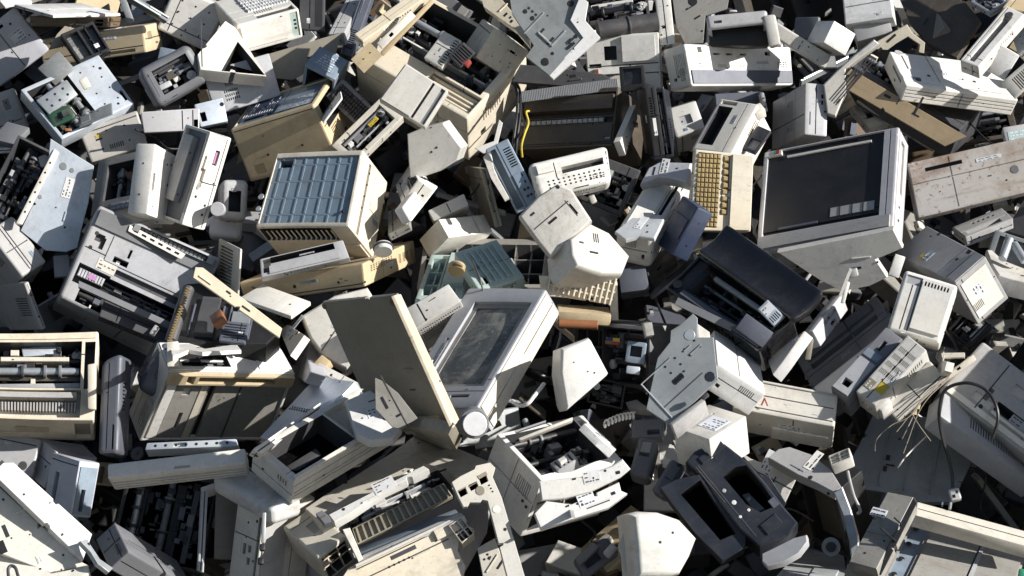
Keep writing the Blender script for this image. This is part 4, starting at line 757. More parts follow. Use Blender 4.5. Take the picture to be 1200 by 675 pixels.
I('teal_mechanism', 'teal plastic printer mechanism with a round cap, above the cracked monitor', 'printer mechanism', (700,700),(905,695),(772,500),(698,715),.40,'te', r=.008, D=.08, auto=0, f=[('X','f',(.1,.1,.4,.9),2,3,.03,'te'),('B','f',(.5,.3,.95,.95),.012,'te'),('G','f',(.45,0.,.45,1.)),('R','f',(.6,.1,.8,.25),.01)],
  sub=[('wing',(985,660),(1180,600),(868,492),(985,690),.44,'te',dict(r=.006,D=.04,f=[('L','f',(.1,.1,.9,.9),6,'u',.006,'te'),('G','f',(0.,.5,1.,.5)),('R','f',(.2,.1,.3,.3),.01)])),('cyl','cap',(880,575),(885,548),.022,.50,'tn'),('cyl','cap_core',(884,556),(886,546),.014,.52,'br')])
cable('cable', 'thin dark wire looping over the teal mechanism', 'cable', [(950,525,.5),(965,560,.52),(985,610,.52),(998,660,.5)], .0025, 'dg')
T('g')
I('printer_cover', 'white perforated printer cover with a long slot, right of centre top', 'printer cover', (120,252),(440,180),(68,98),(118,268),.42,'wh', r=.02, D=.06, n=6, f=[('R','f',(.38,.5,.94,.68),.02,'bk'),('H','f',(.15,.1,.95,.42),11,3,.0028),('VV','f',(.7,.08,.95,.3),5,3),('D','f',(165,122),.005),('G','f',(.3,.4,.3,1.)),('B','f',(.02,.6,.28,.98),.008)], fn=lambda u,v,w:(u*(1+.10*v), v, w+.3*(u-.5)**2*0))
I('monitor_shell', 'grey monitor back with a handle slot, shaped like a mask, upper centre', 'monitor', (172,515),(352,352),(30,330),(172,535),.56,'of', r=.02, D=.12, out=[(30,330),(118,240),(200,188),(262,212),(352,352),(262,430),(172,515),(110,440)], f=[('R','f',(232,262),(290,328),.01,'dg'),('R','f',(250,280),(292,318),.01,'vd'),('D','f',(202,203),.005),('G','f',(.1,.62,.9,.62))],
  sub=[('neck',(275,548),(488,590),(258,425),(262,560),.60,'of',dict(out=[(255,428),(345,358),(430,400),(522,505),(490,585),(400,585),(285,548),(262,500)],D=.12,r=.03,f=[('V','f',(352,405),(385,450),3,'u')]))])
I('inkjet_printer', 'white and blue inkjet printer standing on its end near the mask-like monitor shell', 'printer', (625,425),(795,150),(455,395),(600,565),.44,'wh', r=.02, n=4,
  f=[('R','f',(.32,.03,.93,.24),.05,'bk'),('R','f',(.3,.26,.96,.31),.006,'of'),('G','f',(.08,.3,.08,1.)),('B','f',(.1,.36,.9,.95),.003,'wh'),('R','f',(.34,.08,.5,.16),.02,'lg'),('G','a',(0.,.2,1.,.2))],
  sub=[('rear_cover',(770,190),(795,95),(560,170),(775,200),.40,'lv',dict(out=[(560,190),(600,115),(650,90),(790,95),(770,185),(700,165),(640,160)],D=.05,r=.015)),
       ('side_panel',(705,505),(800,280),(640,450),(712,512),.42,'bl',dict(D=.05,r=.010,f=[('B','f',(.3,.1,.7,.9),.004,'bl'),('S','f',(.35,.4,.6,.7),'bl','lg')])),
       ('front_panel',(600,432),(672,345),(448,395),(602,445),.49,'sw',dict(D=.012,r=.008,out=[(450,398),(530,336),(668,342),(625,430),(560,418),(500,435)]))])
I('keyboard', 'cream keyboard with tan keys standing on end, left of the big dark terminal', 'keyboard', (785,388),(1045,405),(803,42),(768,398),.40,'cr', r=.006, D=.06, f=[('K','f',(.05,.04,.44,.97),6,15,'tn','bk'),('K','f',(.48,.2,.60,.96),1,9,'tn','bk'),('B','f',(.64,.0,.98,.98),.01,'cr')])
I('dark_housing', 'dark grey housing with a teal patch under the perforated white cover', 'printer', (480,332),(560,130),(285,250),(485,350),.22,'dg', f=[('M','f',(.1,.1,.8,.9),.04,'w'),('B','f',(.6,.5,.8,.8),.01,'te')], sub=[('knob',(350,280),(375,265),(335,240),(352,288),.32,'of',dict(r=.01,auto=0))])
I('base_casing', 'dark navy casing under the white and blue inkjet printer', 'printer', (600,690),(800,500),(560,560),(605,710),.20,'nv', r=.02, n=4)
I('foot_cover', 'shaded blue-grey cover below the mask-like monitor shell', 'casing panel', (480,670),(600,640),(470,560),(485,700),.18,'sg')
I('olive_box', 'olive-brown carton corner between the keyboard and the black glossy printer', 'carton', (720,510),(830,470),(735,390),(722,530),.22,'ol', auto=0)
T('h')
I('computer_terminal', 'big pale desktop terminal with a wide black screen face and control labels, upper right', 'terminal', (625,388),(22,502),(652,-65),(668,472),.56,'lv', r=.012, auto=0,
  f=[('R','f',(.105,.155,.965,.985),.006,'sc'),('R','f',(.105,.17,.965,.20),.010,'bk'),('R','f',(.115,.205,.40,.255),.0075,'sc'),('B','f',(.15,.235,.47,.32),-.005,'lg'),('G','f',(.23,.235,.23,.32)),('G','f',(.31,.235,.31,.32)),('G','f',(.40,.235,.40,.32)),('B','f',(.56,.2,.85,.22),-.004,'sg'),
     ('B','f',(.86,.935,.99,.99),.002,'wh'),('B','f',(.875,.945,.90,.98),.004,'rd'),('B','f',(.905,.945,.915,.98),.004,'gn'),('R','f',(.30,.93,.85,.96),.008,'sc'),('B','f',(.02,.01,.98,.13),.008,'lg'),('B','f',(.2,.9,.82,.92),-.002,'wh'),
     ('VV','a',(.18,.08,.48,.62),11,1),('D','a',(592,455),.005),('R','a',(.7,.2,.9,.5),.004,'lg'),('R','b',(.42,.3,.92,.62),.006,'of'),('G','b',(0.,.12,1.,.12)),('H','b',(.1,.4,.35,.5),2,1,.004),('G','f',(.06,.14,.06,1.))],
  sub=[('stand_foot',(605,590),(645,615),(612,490),(540,520),.44,'wh',dict(D=.04,auto=0,r=.004)),('rear_case',(640,470),(120,520),(665,640),(655,400),.55,'of',dict(out=[(115,490),(625,388),(668,472),(548,522),(600,600),(520,640),(400,662),(300,612)],D=.03,r=.006,f=[('VV','f',(375,545),(540,480),11,1)]))])
I('stained_machine', 'wide flat machine with rusty brown stains and two slots, right edge', 'office machine', (735,340),(1290,135),(712,95),(690,422),.38,'ru', r=.012, D=.14,
  f=[('R','f',(.13,.78,.42,.85),.02,'bk'),('R','f',(.0,.1,.02,.6),.01,'bk'),('G','f',(0.,.6,1.,.6)),('D','f',(1160,125),.012,'mg'),('R','a',(.22,.3,.46,.72),.02,'bk'),('R','a',(.12,.2,.17,.5),.01),('R','a',(.7,.05,.75,.2),.006),('G','a',(0.,.85,1.,.85))])
I('upper_machine', 'lavender-grey machine with a pink and teal sticker, at the right edge above the stained one', 'office machine', (1130,55),(1290,30),(1105,-60),(1125,75),.42,'lv', r=.008, f=[('S','f',(.1,.3,.6,.8),'te','wh'),('B','f',(.2,.2,.3,.35),.003,'rd')])
I('slotted_rail', 'slotted grey rail in the shade below the stained machine', 'rail', (940,425),(1155,345),(885,378),(945,440),.28,'lg', D=.03, f=[('R','f',(.1,.1,.8,.35),.015),('VV','f',(.3,.6,.8,.8),5,1)])
I('metal_channel', 'dark green-grey metal channel with two chrome rods, right edge', 'metal channel', (1020,560),(1290,600),(1100,400),(1000,590),.24,'sd', D=.1, f=[('R','f',(.1,.1,.9,.9),.04,'sd'),('G','f',(.2,0.,.2,1.))])
rod('chrome_rod', 'short chrome rod standing in the green-grey channel, the left one', 'rod', (1105,520),(1138,432),.011,.40,'st', group='chrome rods in the channel')
rod('chrome_rod', 'short chrome rod lying at the right edge in the green-grey channel', 'rod', (1155,452),(1205,530),.011,.40,'st', group='chrome rods in the channel')
I('curved_cover', 'curved white bar below the two chrome rods', 'plastic cover', (1085,590),(1280,640),(1035,480),(1088,615),.42,'of', out=[(1035,478),(1062,480),(1110,525),(1200,560),(1290,560),(1290,640),(1150,608),(1090,590),(1060,545)], D=.05, r=.01)
I('network_box', 'pale box with a blue label and black sockets, right of the vented white printer', 'electronics box', (895,628),(1035,508),(635,492),(1000,810),.54,'lg', r=.006,
  f=[('S','f',(745,520),(815,492),'bs','wh'),('R','f',(835,372),(880,392),.012),('R','f',(940,490),(980,478),.012),('D','f',(825,410),.006),('D','f',(905,520),.005),('D','f',(790,420),.003),('B','f',(.0,.0,.98,.14),.003,'lg'),('G','f',(0.,.16,1.,.16)),('B','a',(.1,.1,.9,.9),.002,'wh'),('VV','a',(.1,.55,.4,.8),7,1),('D','a',(1000,740),.003)])
I('metal_stick', 'thin pale stick with a flat head standing below the big dark terminal', 'stick', (385,680),(400,685),(440,560),(380,682),.62,'of', D=.012, r=.003, auto=0, sub=[('head',(422,572),(462,560),(440,545),(424,580),.63,'lg',dict(D=.02,auto=0))])
T('l')
I('vented_printer', 'white printer with a raised lid panel, slotted vents and a yellow warning label, right side', 'printer', (830,278),(600,195),(898,12),(825,315),.56,'wh', r=.018, D=.09, n=3,
  f=[('B','f',(.05,.12,.62,.9),.006,'wh'),('R','f',(.66,.80,.98,.98),.003,'lg'),('VV','f',(.12,.80,.60,.97),8,1),('G','f',(.65,.0,.65,1.))],
  sub=[('side_housing',(425,513),(672,250),(350,462),(430,540),.52,'mg',dict(D=.1,r=.006,f=[('B','f',(.0,.05,.52,.98),.004,'lg'),('R','f',(.1,.3,.2,.75),.012),('R','f',(.7,.4,.85,.6),.012,'bk'),('B','f',(.56,.1,.66,.95),.003,'bs')])),
       ('rear_panel',(545,548),(778,302),(460,482),(552,575),.54,'of',dict(D=.1,r=.006,f=[('VV','f',(.36,.1,.86,.9),4,12),('R','f',(.16,.08,.32,.48),.001,'ye'),('S','f',(.12,.6,.26,.95),'ol','pa')])),
       ('lower_housing',(645,615),(842,405),(580,535),(650,640),.44,'of',dict(D=.1,r=.01,f=[('G','f',(.5,0.,.5,1.))])),('corner_piece',(575,570),(620,530),(545,545),(580,590),.50,'wh',dict(D=.05))])
I('long_printer', 'long dark grey printer lying diagonally left of the vented white printer', 'printer', (268,470),(600,150),(200,330),(275,490),.22,'mg', r=.012, D=.12, f=[('G','f',(0.,.3,1.,.3)),('R','f',(.1,.4,.9,.55),.02,'dg'),('B','f',(.1,.65,.9,.9),.008,'sg'),('G','f',(.6,0.,.6,1.))])
I('curved_hood', 'smooth blue-grey hood above the long dark grey printer', 'printer cover', (520,200),(600,110),(500,30),(530,215),.30,'sg', r=.03, n=6, auto=0, f=[('R','f',(.3,.3,.45,.34),.001,'wh')])
I('ladder_strip', 'narrow sunlit white strip standing left of the long dark grey printer', 'casing panel', (274,214),(302,288),(398,52),(268,220),.52,'lv', r=.005, D=.03, auto=0, f=[('R','f',(.2,.3,.4,.7),.006,'lg'),('G','f',(0.,.5,1.,.5)),('R','f',(.6,.45,.8,.6),.006)], sub=[('end_foot',(236,342),(262,345),(262,225),(232,346),.46,'ub',dict(D=.04,auto=0)),('neck_strip',(395,92),(412,95),(428,0),(392,95),.56,'wh',dict(D=.015,auto=0))])
I('black_gearbox', 'black broken gear block between the white vented printer and the pale box', 'gear block', (960,290),(1060,190),(860,210),(965,310),.28,'bk', f=[('M','f',(.05,.05,.95,.95),.04,'')])
I('snapped_bracket', 'white snapped hinge bracket above the bundle of wires', 'bracket', (830,400),(850,300),(800,320),(835,410),.46,'wh', out=[(800,318),(838,298),(850,320),(838,345),(860,350),(850,390),(832,412),(815,385),(828,360)], D=.02)
I('cream_rod', 'cream bar lying flat across the white hinge bracket', 'bar', (838,335),(940,330),(838,312),(838,345),.50,'cr', D=.012, r=.003, auto=0)
I('cream_strip', 'long cream strip running up to the big pale machine at the right edge', 'strip', (835,455),(975,320),(822,430),(838,466),.48,'cr', D=.02, r=.004, f=[('R','f',(.5,.3,.6,.7),.006)])
I('office_printer', 'big pale grey printer with a dark slot and a slatted vent edge, lower right edge', 'printer', (835,480),(1260,825),(1010,255),(815,520),.46,'lg', r=.016, D=.14, n=2,
  f=[('B','f',(.3,.38,.99,.98),.006,'lg'),('R','f',(.42,.26,.97,.40),.05,'dg'),('B','f',(.0,.02,.98,.14),.004,'wh'),('R','f',(.22,.2,.40,.34),.004,'of'),('R','f',(.44,.6,.58,.78),.002,'of'),('D','f',(1010,548),.006),('R','f',(.3,.30,.34,.5),.01,'ol'),('G','f',(.3,.1,.3,1.)),('B','f',(.42,.18,.98,.22),.01,'wh')],
  sub=[('vent_rail',(838,592),(1260,900),(845,482),(822,605),.50,'lg',dict(r=.01,D=.06,auto=0,f=[('V','f',(.28,.35,.96,.75),26,'u','dg')]))])
cable('power_cable', 'black power cable arching over the big pale printer and hanging to a clear plug', 'cable', [(1060,690,.60),(1085,610,.64),(1075,540,.66),(1030,475,.66),(960,446,.66),(890,455,.64),(845,490,.62),(828,560,.58),(830,620,.54),(845,700,.5),(870,780,.46),(885,860,.44),(886,905,.42)], .0042, 'bk')
for k, (pts, c) in enumerate(([[(960,330,.55),(830,440,.54),(770,490,.52),(700,590,.5),(620,630,.48),(555,690,.46),(545,745,.42)], 'tn'], [[(900,380,.54),(800,470,.52),(740,540,.5),(690,640,.5),(665,690,.48)], 'tn'], [[(860,400,.52),(780,480,.52),(720,560,.5),(640,660,.46)], 'ol'], [[(870,430,.5),(790,500,.5),(735,580,.48),(690,700,.44),(670,755,.42)], 'of'], [[(700,570,.5),(745,640,.5),(790,700,.46)], 'tn'])):
    cable('wire', ('longest dull tan wire of the frayed bundle, curling down to the left', 'short tan wire at the heart of the frayed bundle', 'olive wire of the frayed bundle reaching furthest left', 'pale off-white wire of the frayed bundle, hanging straight down', 'tan wire end of the frayed bundle splaying to the right')[k], 'wire', pts, 0.0012, 'ol' if k % 2 == 0 else 'ub', group='frayed wires between the pale machines')
T('p')
cable('wire', 'pale loose wire over the dark steel back panel', 'wire', [(770,62,.4),(700,130,.42),(665,170,.42),(645,200,.4)], .002, 'of')
I('plug', 'clear plug at the end of the hanging black power cable', 'plug', (880,345),(925,330),(870,295),(882,355),.46,'of', r=.008, D=.03, auto=0, f=[('R','f',(.2,.2,.5,.5),.01,'br'),('R','f',(.6,.5,.9,.8),.01,'lg')], sub=[('pin',(876,385),(886,382),(884,352),(872,385),.45,'st',dict(auto=0,D=.006)),('pin',(836,372),(845,370),(846,350),(834,374),.44,'st',dict(auto=0,D=.006))])
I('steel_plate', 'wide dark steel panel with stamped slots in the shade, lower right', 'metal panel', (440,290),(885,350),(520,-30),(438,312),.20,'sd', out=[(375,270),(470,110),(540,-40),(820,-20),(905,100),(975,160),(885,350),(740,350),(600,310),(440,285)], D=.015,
  f=[('B','f',(.25,.1,.27,.95),.004,'sd'),('B','f',(.5,.1,.52,.95),.004,'sd'),('B','f',(.76,.1,.78,.95),.004,'sd'),('VV','f',(.33,.3,.46,.5),2,4),('VV','f',(.6,.25,.68,.5),1,4),('R','f',(.28,.45,.32,.52),.002),('R','f',(.27,.3,.31,.37),.002)])
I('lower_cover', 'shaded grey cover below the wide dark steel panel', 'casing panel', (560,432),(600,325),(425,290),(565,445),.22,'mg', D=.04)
I('long_box', 'long olive-grey box beside a gap painted black, bottom right', 'box', (552,645),(430,612),(715,328),(560,675),.60,'gy', r=.005, D=.06, out=[(432,612),(600,305),(715,328),(552,645)], sub=[('dark_gap',(568,668),(552,645),(728,350),(575,690),.57,'bk',dict(D=.03,out=[(552,645),(715,328),(730,352),(572,670)])),('lower_block',(520,720),(545,640),(400,700),(525,730),.54,'ol',dict(D=.05))])  # black strip stands in for the dark gap beside the box
I('flat_scanner', 'wide grey flat machine lying at the bottom right corner', 'scanner', (560,720),(1090,880),(735,398),(555,745),.42,'gy', r=.006, D=.1,
  f=[('R','f',(.03,.03,.17,.97),.006,'bs'),('B','f',(.2,.02,.98,.9),.006,'gy'),('G','f',(.62,.0,.62,.9)),('B','f',(.63,.02,.66,.9),.010,'lg'),('G','f',(.02,.92,.98,.92)),('H','f',(.04,.1,.1,.9),1,4,.008)],
  sub=[('front_rim',(722,408),(1235,560),(728,345),(716,425),.47,'of',dict(D=.04,r=.008,auto=0,f=[('G','f',(0.,.5,1.,.5))])),('green_tab',(1170,690),(1210,700),(1175,640),(1172,700),.45,'gn',dict(auto=0,D=.02))])
I('open_machine', 'dark open machine with a pale speckled top and a curved chrome edge, lower right', 'office machine', (372,312),(205,236),(440,605),(400,288),.42,'bk', r=.01, D=.1, auto=0, f=[('R','f',(.1,.1,.9,.9),.03,'db'),('B','f',(.02,.02,.05,.98),.008,'st')],
  sub=[('top_cover',(368,312),(405,270),(75,155),(370,330),.48,'lg',dict(out=[(75,155),(120,115),(170,106),(265,140),(350,205),(400,285),(368,310),(290,268),(205,230)],D=.03,r=.008,f=[('R','f',(.3,.5,.4,.7),.01,'bs'),('D','f',(262,242),.006),('D','f',(340,312),.004)])),
       ('chrome_edge',(430,500),(470,490),(360,305),(435,510),.46,'st',dict(out=[(362,308),(402,280),(440,380),(470,490),(478,560),(440,600),(430,520),(400,400)],D=.03,r=.01))])
I('paper_cover', 'off-white wedge cover left of the dark open machine with the speckled top', 'printer cover', (150,352),(205,235),(0,270),(155,370),.34,'of', out=[(-60,120),(0,160),(205,232),(150,352),(110,280),(40,230)], D=.04, f=[('G','f',(.5,.0,.5,1.))])
I('broken_connectors', 'cluster of cracked white plastic bits on the chrome edge of the dark machine', 'plastic scrap', (350,190),(440,150),(340,145),(355,200),.50,'wh', D=.03, f=[('X','f',(.05,.05,.95,.95),4,3,.02,'wh')])
cable('wire', 'thin grey wire draped over the chrome edge of the dark open machine', 'wire', [(425,215,.54),(440,280,.54),(455,330,.54),(480,385,.52),(470,400,.5)], .004, 'lg')
I('plastic_case', 'pale blue rounded case with a round lens-like socket, bottom edge', 'plastic case', (100,672),(430,700),(245,488),(95,700),.44,'sw', out=[(95,690),(180,590),(245,490),(300,482),(385,492),(410,580),(430,720)], D=.06, r=.012, f=[('R','f',(295,535),(312,552),.003),('B','f',(.45,.2,.8,.65),.003,'sw')], sub=[('cyl','socket_ring',(352,548),(351,545),.022,.50,'sd',.46),('cyl','socket',(353,548),(352,545),.012,.505,'bk',.46)])
T('j')
I('corner_box', 'white box corner half in shade just under the beige base unit', 'box', (150,150),(245,88),(-70,72),(152,168),.42,'wh', auto=0, r=.005, f=[('D','f',(150,100),.003)])
I('monitor_case', 'rounded white case half hidden behind the big leaning brown panel', 'monitor', (400,380),(530,120),(215,215),(395,410),.30,'of', out=[(200,150),(345,60),(490,25),(512,60),(540,200),(400,385),(300,330),(240,250)], D=.15, r=.02, f=[('G','f',(.0,.55,1.,.55)),('D','f',(330,235),.002)])
I('clear_wrapper', 'crumpled pale plastic piece next to the end of the cream-rimmed printer', 'plastic scrap', (215,430),(240,320),(160,300),(220,440),.40,'lv', out=[(130,150),(225,148),(238,260),(225,330),(240,400),(215,445),(180,420),(160,330),(205,250)], D=.04, r=.01)
I('foot_pad', 'small beige broken piece left of the perforated steel cover', 'plastic scrap', (280,400),(330,350),(240,370),(285,410),.34,'be', D=.03)
I('desk_leaf', 'big beige panel leaning diagonally, painted shaded brown-grey with a sunlit edge, centre of the heap', 'panel', (612,60),(290,92),(868,640),(636,44),.98,'ub', D=.012, r=.004, out=[(290,92),(612,60),(868,640),(548,672)], f=[('D','f',(600,92),.010,'br'),('D','f',(300,110),.008,'br'),('R','f',(.1,.9,.5,.93),.001,'be')],  # shade on the beige underside is put into the brown-grey colour
  sub=[('sunlit_edge',(868,642),(893,608),(608,60),(840,652),.93,'cr',dict(D=.008,r=.003,out=[(608,60),(636,54),(893,606),(868,642)]))])  # separate pale strip turned to the sun for the lit edge
I('perforated_box', 'white box with rows of vent holes behind the leaning brown panel', 'electronics box', (705,205),(890,75),(660,118),(762,308),.50,'of', r=.006, f=[('R','f',(755,85),(790,70),.01,'bk'),('G','f',(.25,.0,.25,1.)),('VV','a',(.05,.1,.95,.6),18,5)])
I('monitor', 'cracked grey monitor with a dusty glass screen and round button, centre of the heap', 'monitor', (965,565),(600,565),(1285,25),(1032,672),.64,'lg', r=.012, D=.13,
  f=[('B','f',(.0,.0,.0,.0),.001),('R','f',(.08,.18,.80,.88),.008,'gy'),('W','f',(.15,.215,.745,.845),'gs'),('R','f',(.18,.09,.40,.115),.006,'dg'),('S','f',(.825,.36,.855,.55),'lg','dg'),('G','f',(.02,.14,.98,.14)),('G','a',(0.,.5,1.,.5)),('B','b',(.03,.08,.97,.92),.003,'cr'),('G','b',(.02,.5,.98,.5))],
  sub=[('cyl','power_button',(958,625),(953,613),.036,.70,'mg',.64),('cyl','button_face',(962,627),(960,623),.029,.71,'pa',.69)])
I('paper_tray', 'upper curved clear-grey tray wall behind the open white frame', 'paper tray', (620,660),(710,600),(522,425),(622,672),.66,'gy', out=[(522,422),(560,438),(625,490),(710,600),(640,650),(600,640),(525,560)], D=.012, f=[('V','f',(545,510),(585,555),4,'u'),('G','f',(.5,.0,.5,1.))])
I('tray_floor', 'curved pale tray floor above the open white frame', 'paper tray', (470,690),(640,640),(395,520),(472,705),.60,'wh', out=[(392,522),(500,475),(560,510),(640,640),(600,690),(500,700),(440,670),(415,600)], D=.03, r=.01, f=[('D','f',(570,600),.008,'dg'),('D','f',(600,620),.007,'lg')])
I('steel_cover', 'long bluish-white steel cover with a line of punched holes, left of the leaning panel', 'metal cover', (172,722),(434,443),(12,688),(190,750),.46,'sw', D=.05, r=.004, auto=0, f=[('H','f',(.45,.05,.50,.95),1,14,.0035),('H','f',(.48,.08,.53,.92),1,13,.003),('D','f',(90,600),.005),('D','f',(330,410),.004),('G','f',(0.,.04,1.,.04)),('D','f',(370,440),.005,'sd')])
I('top_plate', 'narrow white plate with slots along the top of the steel cover', 'casing panel', (480,500),(505,470),(250,385),(482,520),.38,'of', D=.05, f=[('G','f',(0.,.5,1.,.5)),('R','f',(.1,.2,.2,.7),.01)])
I('open_tray', 'open white printer frame with a deep black hollow, left of bottom centre', 'printer frame', (172,880),(640,605),(-18,735),(160,980),.62,'wh', r=.006,
  f=[('R','f',(.06,.12,.60,.88),.13,'vd'),('B','f',(.02,.02,.98,.08),.008,'wh'),('R','f',(.62,.1,.98,.9),.02,'of'),('G','a',(0.,.2,1.,.2)),('G','a',(.0,.5,1.,.5)),('R','a',(.75,.1,.8,.25),.01),('R','a',(.88,.1,.93,.25),.01),('V','b',(.15,.2,.4,.4),4,'u')],
  sub=[('back_rail',(-10,735),(400,475),(20,762),(-15,745),.66,'wh',dict(D=.02,r=.003,f=[('G','f',(0.,.5,1.,.5))])),('inner_shelf',(150,850),(290,768),(125,815),(152,860),.52,'dg',dict(D=.02,auto=0))])  # inner shelf darkened to carry the shade of the hollow
I('gear_scrap', 'brown and green scraps of mechanism under the cracked monitor corner', 'gear scrap', (860,670),(905,700),(710,600),(855,690),.54,'ub', out=[(700,590),(790,600),(870,620),(905,690),(800,690),(720,650)], D=.03, f=[('B','f',(.3,.3,.5,.6),.01,'gn'),('B','f',(.6,.2,.8,.7),.01,'br'),('B','f',(.1,.5,.5,.8),.012,'of')])
T('k')
I('plastic_cover', 'smooth white wedge-shaped cover with a curved back, right of the cracked monitor', 'plastic cover', (242,568),(432,560),(232,290),(180,580),.66,'wh', out=[(216,292),(337,245),(350,258),(426,402),(420,412),(244,566),(232,540),(210,400)], D=.13, r=.03, auto=0)
I('circuit_chassis', 'black electronics chassis with a four-coloured label, right of the cracked monitor', 'printer', (600,475),(270,420),(592,195),(620,478),.40,'dg', r=.004, D=.12,
  f=[('M','f',(.08,.06,.6,.9),.06,''),('R','f',(.04,.08,.34,.8),.03,'bk'),('B','f',(.0,.93,1.,.985),.012,'lg'),('X','f',(.62,.3,.95,.85),3,2,.04,'sg')],
  sub=[('shield',(580,365),(495,350),(590,270),(585,370),.46,'bs',dict(D=.03,f=[('R','f',(.2,.3,.8,.8),.02,'bk')])),('colour_label',(472,283),(407,276),(478,250),(474,288),.47,'nv',dict(D=.006,auto=0,r=.001,f=[('B','f',(.0,.5,.5,1.),.002,'ye'),('B','f',(.5,.5,1.,1.),.002,'bl'),('B','f',(.0,.0,.5,.5),.002,'rd'),('B','f',(.5,.0,1.,.5),.002,'or')])),
       ('cyl','rubber_rod',(205,185),(378,192),.012,.46,'or'),('gear_plate',(560,410),(500,400),(562,375),(562,415),.45,'sw',dict(D=.02)),('corner_trim',(585,255),(540,180),(570,175),(590,258),.50,'of',dict(out=[(540,178),(580,185),(590,240),(575,262),(560,215)],D=.02))])
I('ribbed_plate', 'cream ribbed panel above the black electronics chassis', 'printer casing', (440,175),(130,65),(468,-10),(445,190),.40,'cr', out=[(118,-28),(310,-12),(345,25),(380,-8),(462,0),(468,172),(435,170),(430,100),(240,70),(128,62)], D=.03, f=[('L','f',(.05,.35,.98,1.),13,'u',.008,'cr'),('L','f',(.05,.4,.98,.95),3,'v',.006,'cr')])
I('paper_guide', 'flat cream strip lying under the ribbed cream panel', 'strip', (435,145),(205,112),(420,92),(438,158),.44,'be', D=.03, auto=0, f=[('G','f',(0.,.7,1.,.7))])
I('printer_chassis', 'printer on its side showing a pierced grey steel base and bright white casing', 'printer', (690,632),(905,430),(530,450),(692,650),.68,'sd', out=[(590,560),(640,335),(695,265),(698,215),(738,190),(795,140),(815,160),(815,245),(885,245),(905,425),(905,432),(692,628)], D=.02, r=.003,
  f=[('VV','f',(705,355),(745,310),2,2),('H','f',(705,440),(755,415),4,2,.006),('H','f',(640,380),(860,280),4,2,.003),('D','f',(870,418),.013,'nv'),('D','f',(780,235),.014,'st'),('B','f',(.1,.05,.12,.9),.003,'st'),('B','f',(.12,.88,.7,.9),.003,'st'),('G','f',(.1,.3,.9,.3))],
  sub=[('casing',(905,362),(1102,508),(888,210),(850,472),.72,'wh',dict(D=.08,r=.006,f=[('G','f',(0.,.94,1.,.94)),('B','f',(.0,.02,.98,.03),.001,'wh')])),
       ('casing_corner',(815,250),(880,250),(815,185),(810,255),.70,'wh',dict(out=[(815,185),(868,222),(872,250),(850,262),(818,250)],D=.02)),
       ('rear_panel',(868,692),(1028,592),(705,638),(870,708),.70,'of',dict(D=.1,r=.006,auto=0,f=[('S','f',(.28,.12,.70,.60),'pa','dg'),('R','f',(.72,.62,.78,.68),.001,'te')])),
       ('side_step',(705,632),(850,525),(690,620),(708,640),.71,'lg',dict(D=.05,auto=0)),('connector',(840,520),(868,500),(828,505),(842,528),.76,'dg',dict(auto=0))])
T('l')
I('printer_cover', 'wide white printer lid with a small red emblem, right of the steel-based printer', 'printer', (362,638),(-75,540),(386,492),(352,735),.46,'of', r=.012, f=[('B','f',(.02,.9,.98,.98),.003,'lg'),('H','f',(.1,.92,.9,.96),7,1,.002),('G','f',(0.,.15,1.,.15)),('G','a',(.4,0.,.4,1.)),('B','a',(.05,.5,.6,.95),.004,'wh')],
  sub=[('emblem',(75,548),(35,540),(78,505),(76,550),.475,'of',dict(out=[(42,543),(57,510),(63,512),(76,547),(70,547),(60,522),(49,545)],D=.002,r=.0003))])
bpy.data.objects['emblem'].data.materials[0] = MATS['rd']
T('k')
b_ = []
for t in range(57):
    s = t / 56; b_.append((405 + 135 * s + 7 * math.cos(t * math.pi / 3.2), 628 - 40 * s - 10 * math.sin(s * 3.1) + 14 * math.sin(t * math.pi / 3.2), .60 + .012 * math.cos(t * math.pi / 3.2)))
cable('coiled_wire', 'white coiled phone cord left of the steel-based printer', 'cord', b_, .0024, 'wh')
I('handset_cradle', 'dark grey phone base below the white coiled cord', 'telephone', (520,660),(675,640),(530,575),(520,690),.36,'mg', r=.01, f=[('R','f',(.1,.3,.3,.8),.02),('G','f',(0.,.5,1.,.5))])
I('cream_bracket', 'small pale bracket by the end of the white coiled cord', 'bracket', (590,570),(605,560),(500,530),(595,580),.38,'lg', out=[(498,530),(548,518),(605,560),(560,560),(520,550)], D=.02)
I('dark_gears', 'dark green-black gear cluster below the electronics chassis', 'gear block', (480,560),(500,450),(330,520),(485,575),.28,'dg', f=[('M','f',(.05,.05,.95,.95),.05,'')])
cable('cable', 'white stiff cable bending over the open white-fronted printer', 'cable', [(0,525,.62),(35,545,.64),(70,535,.66),(100,500,.66),(140,450,.62)], .005, 'wh')
I('shadow_case', 'dark brown case corner in the hollow left of the white wedge cover', 'computer case', (150,600),(160,480),(40,500),(155,620),.28,'db')
T('m')
I('computer_case', 'grey case corner at the left edge under the cream open printer', 'computer case', (140,240),(-60,200),(185,75),(150,262),.24,'lg', r=.014, f=[('D','f',(100,190),.012,'dg'),('G','f',(0.,.8,1.,.8))])
I('desktop_case', 'lavender-grey desktop case standing on end with a dark slot, lower left', 'computer case', (350,168),(228,128),(328,418),(440,190),.38,'lv', r=.008, D=.14, auto=0, f=[('R','f',(.6,.3,.75,.8),.02,'bk'),('G','f',(0.,.1,1.,.1)),('B','b',(.1,.1,.95,.9),.003,'bs'),('R','b',(.5,.3,.9,.5),.01,'sg'),('D','b',(372,300),.004)])
I('computer_case', 'shaded blue-grey upper side behind the lavender-grey desktop case', 'computer case', (245,130),(430,160),(180,70),(240,150),.30,'lv', D=.1)
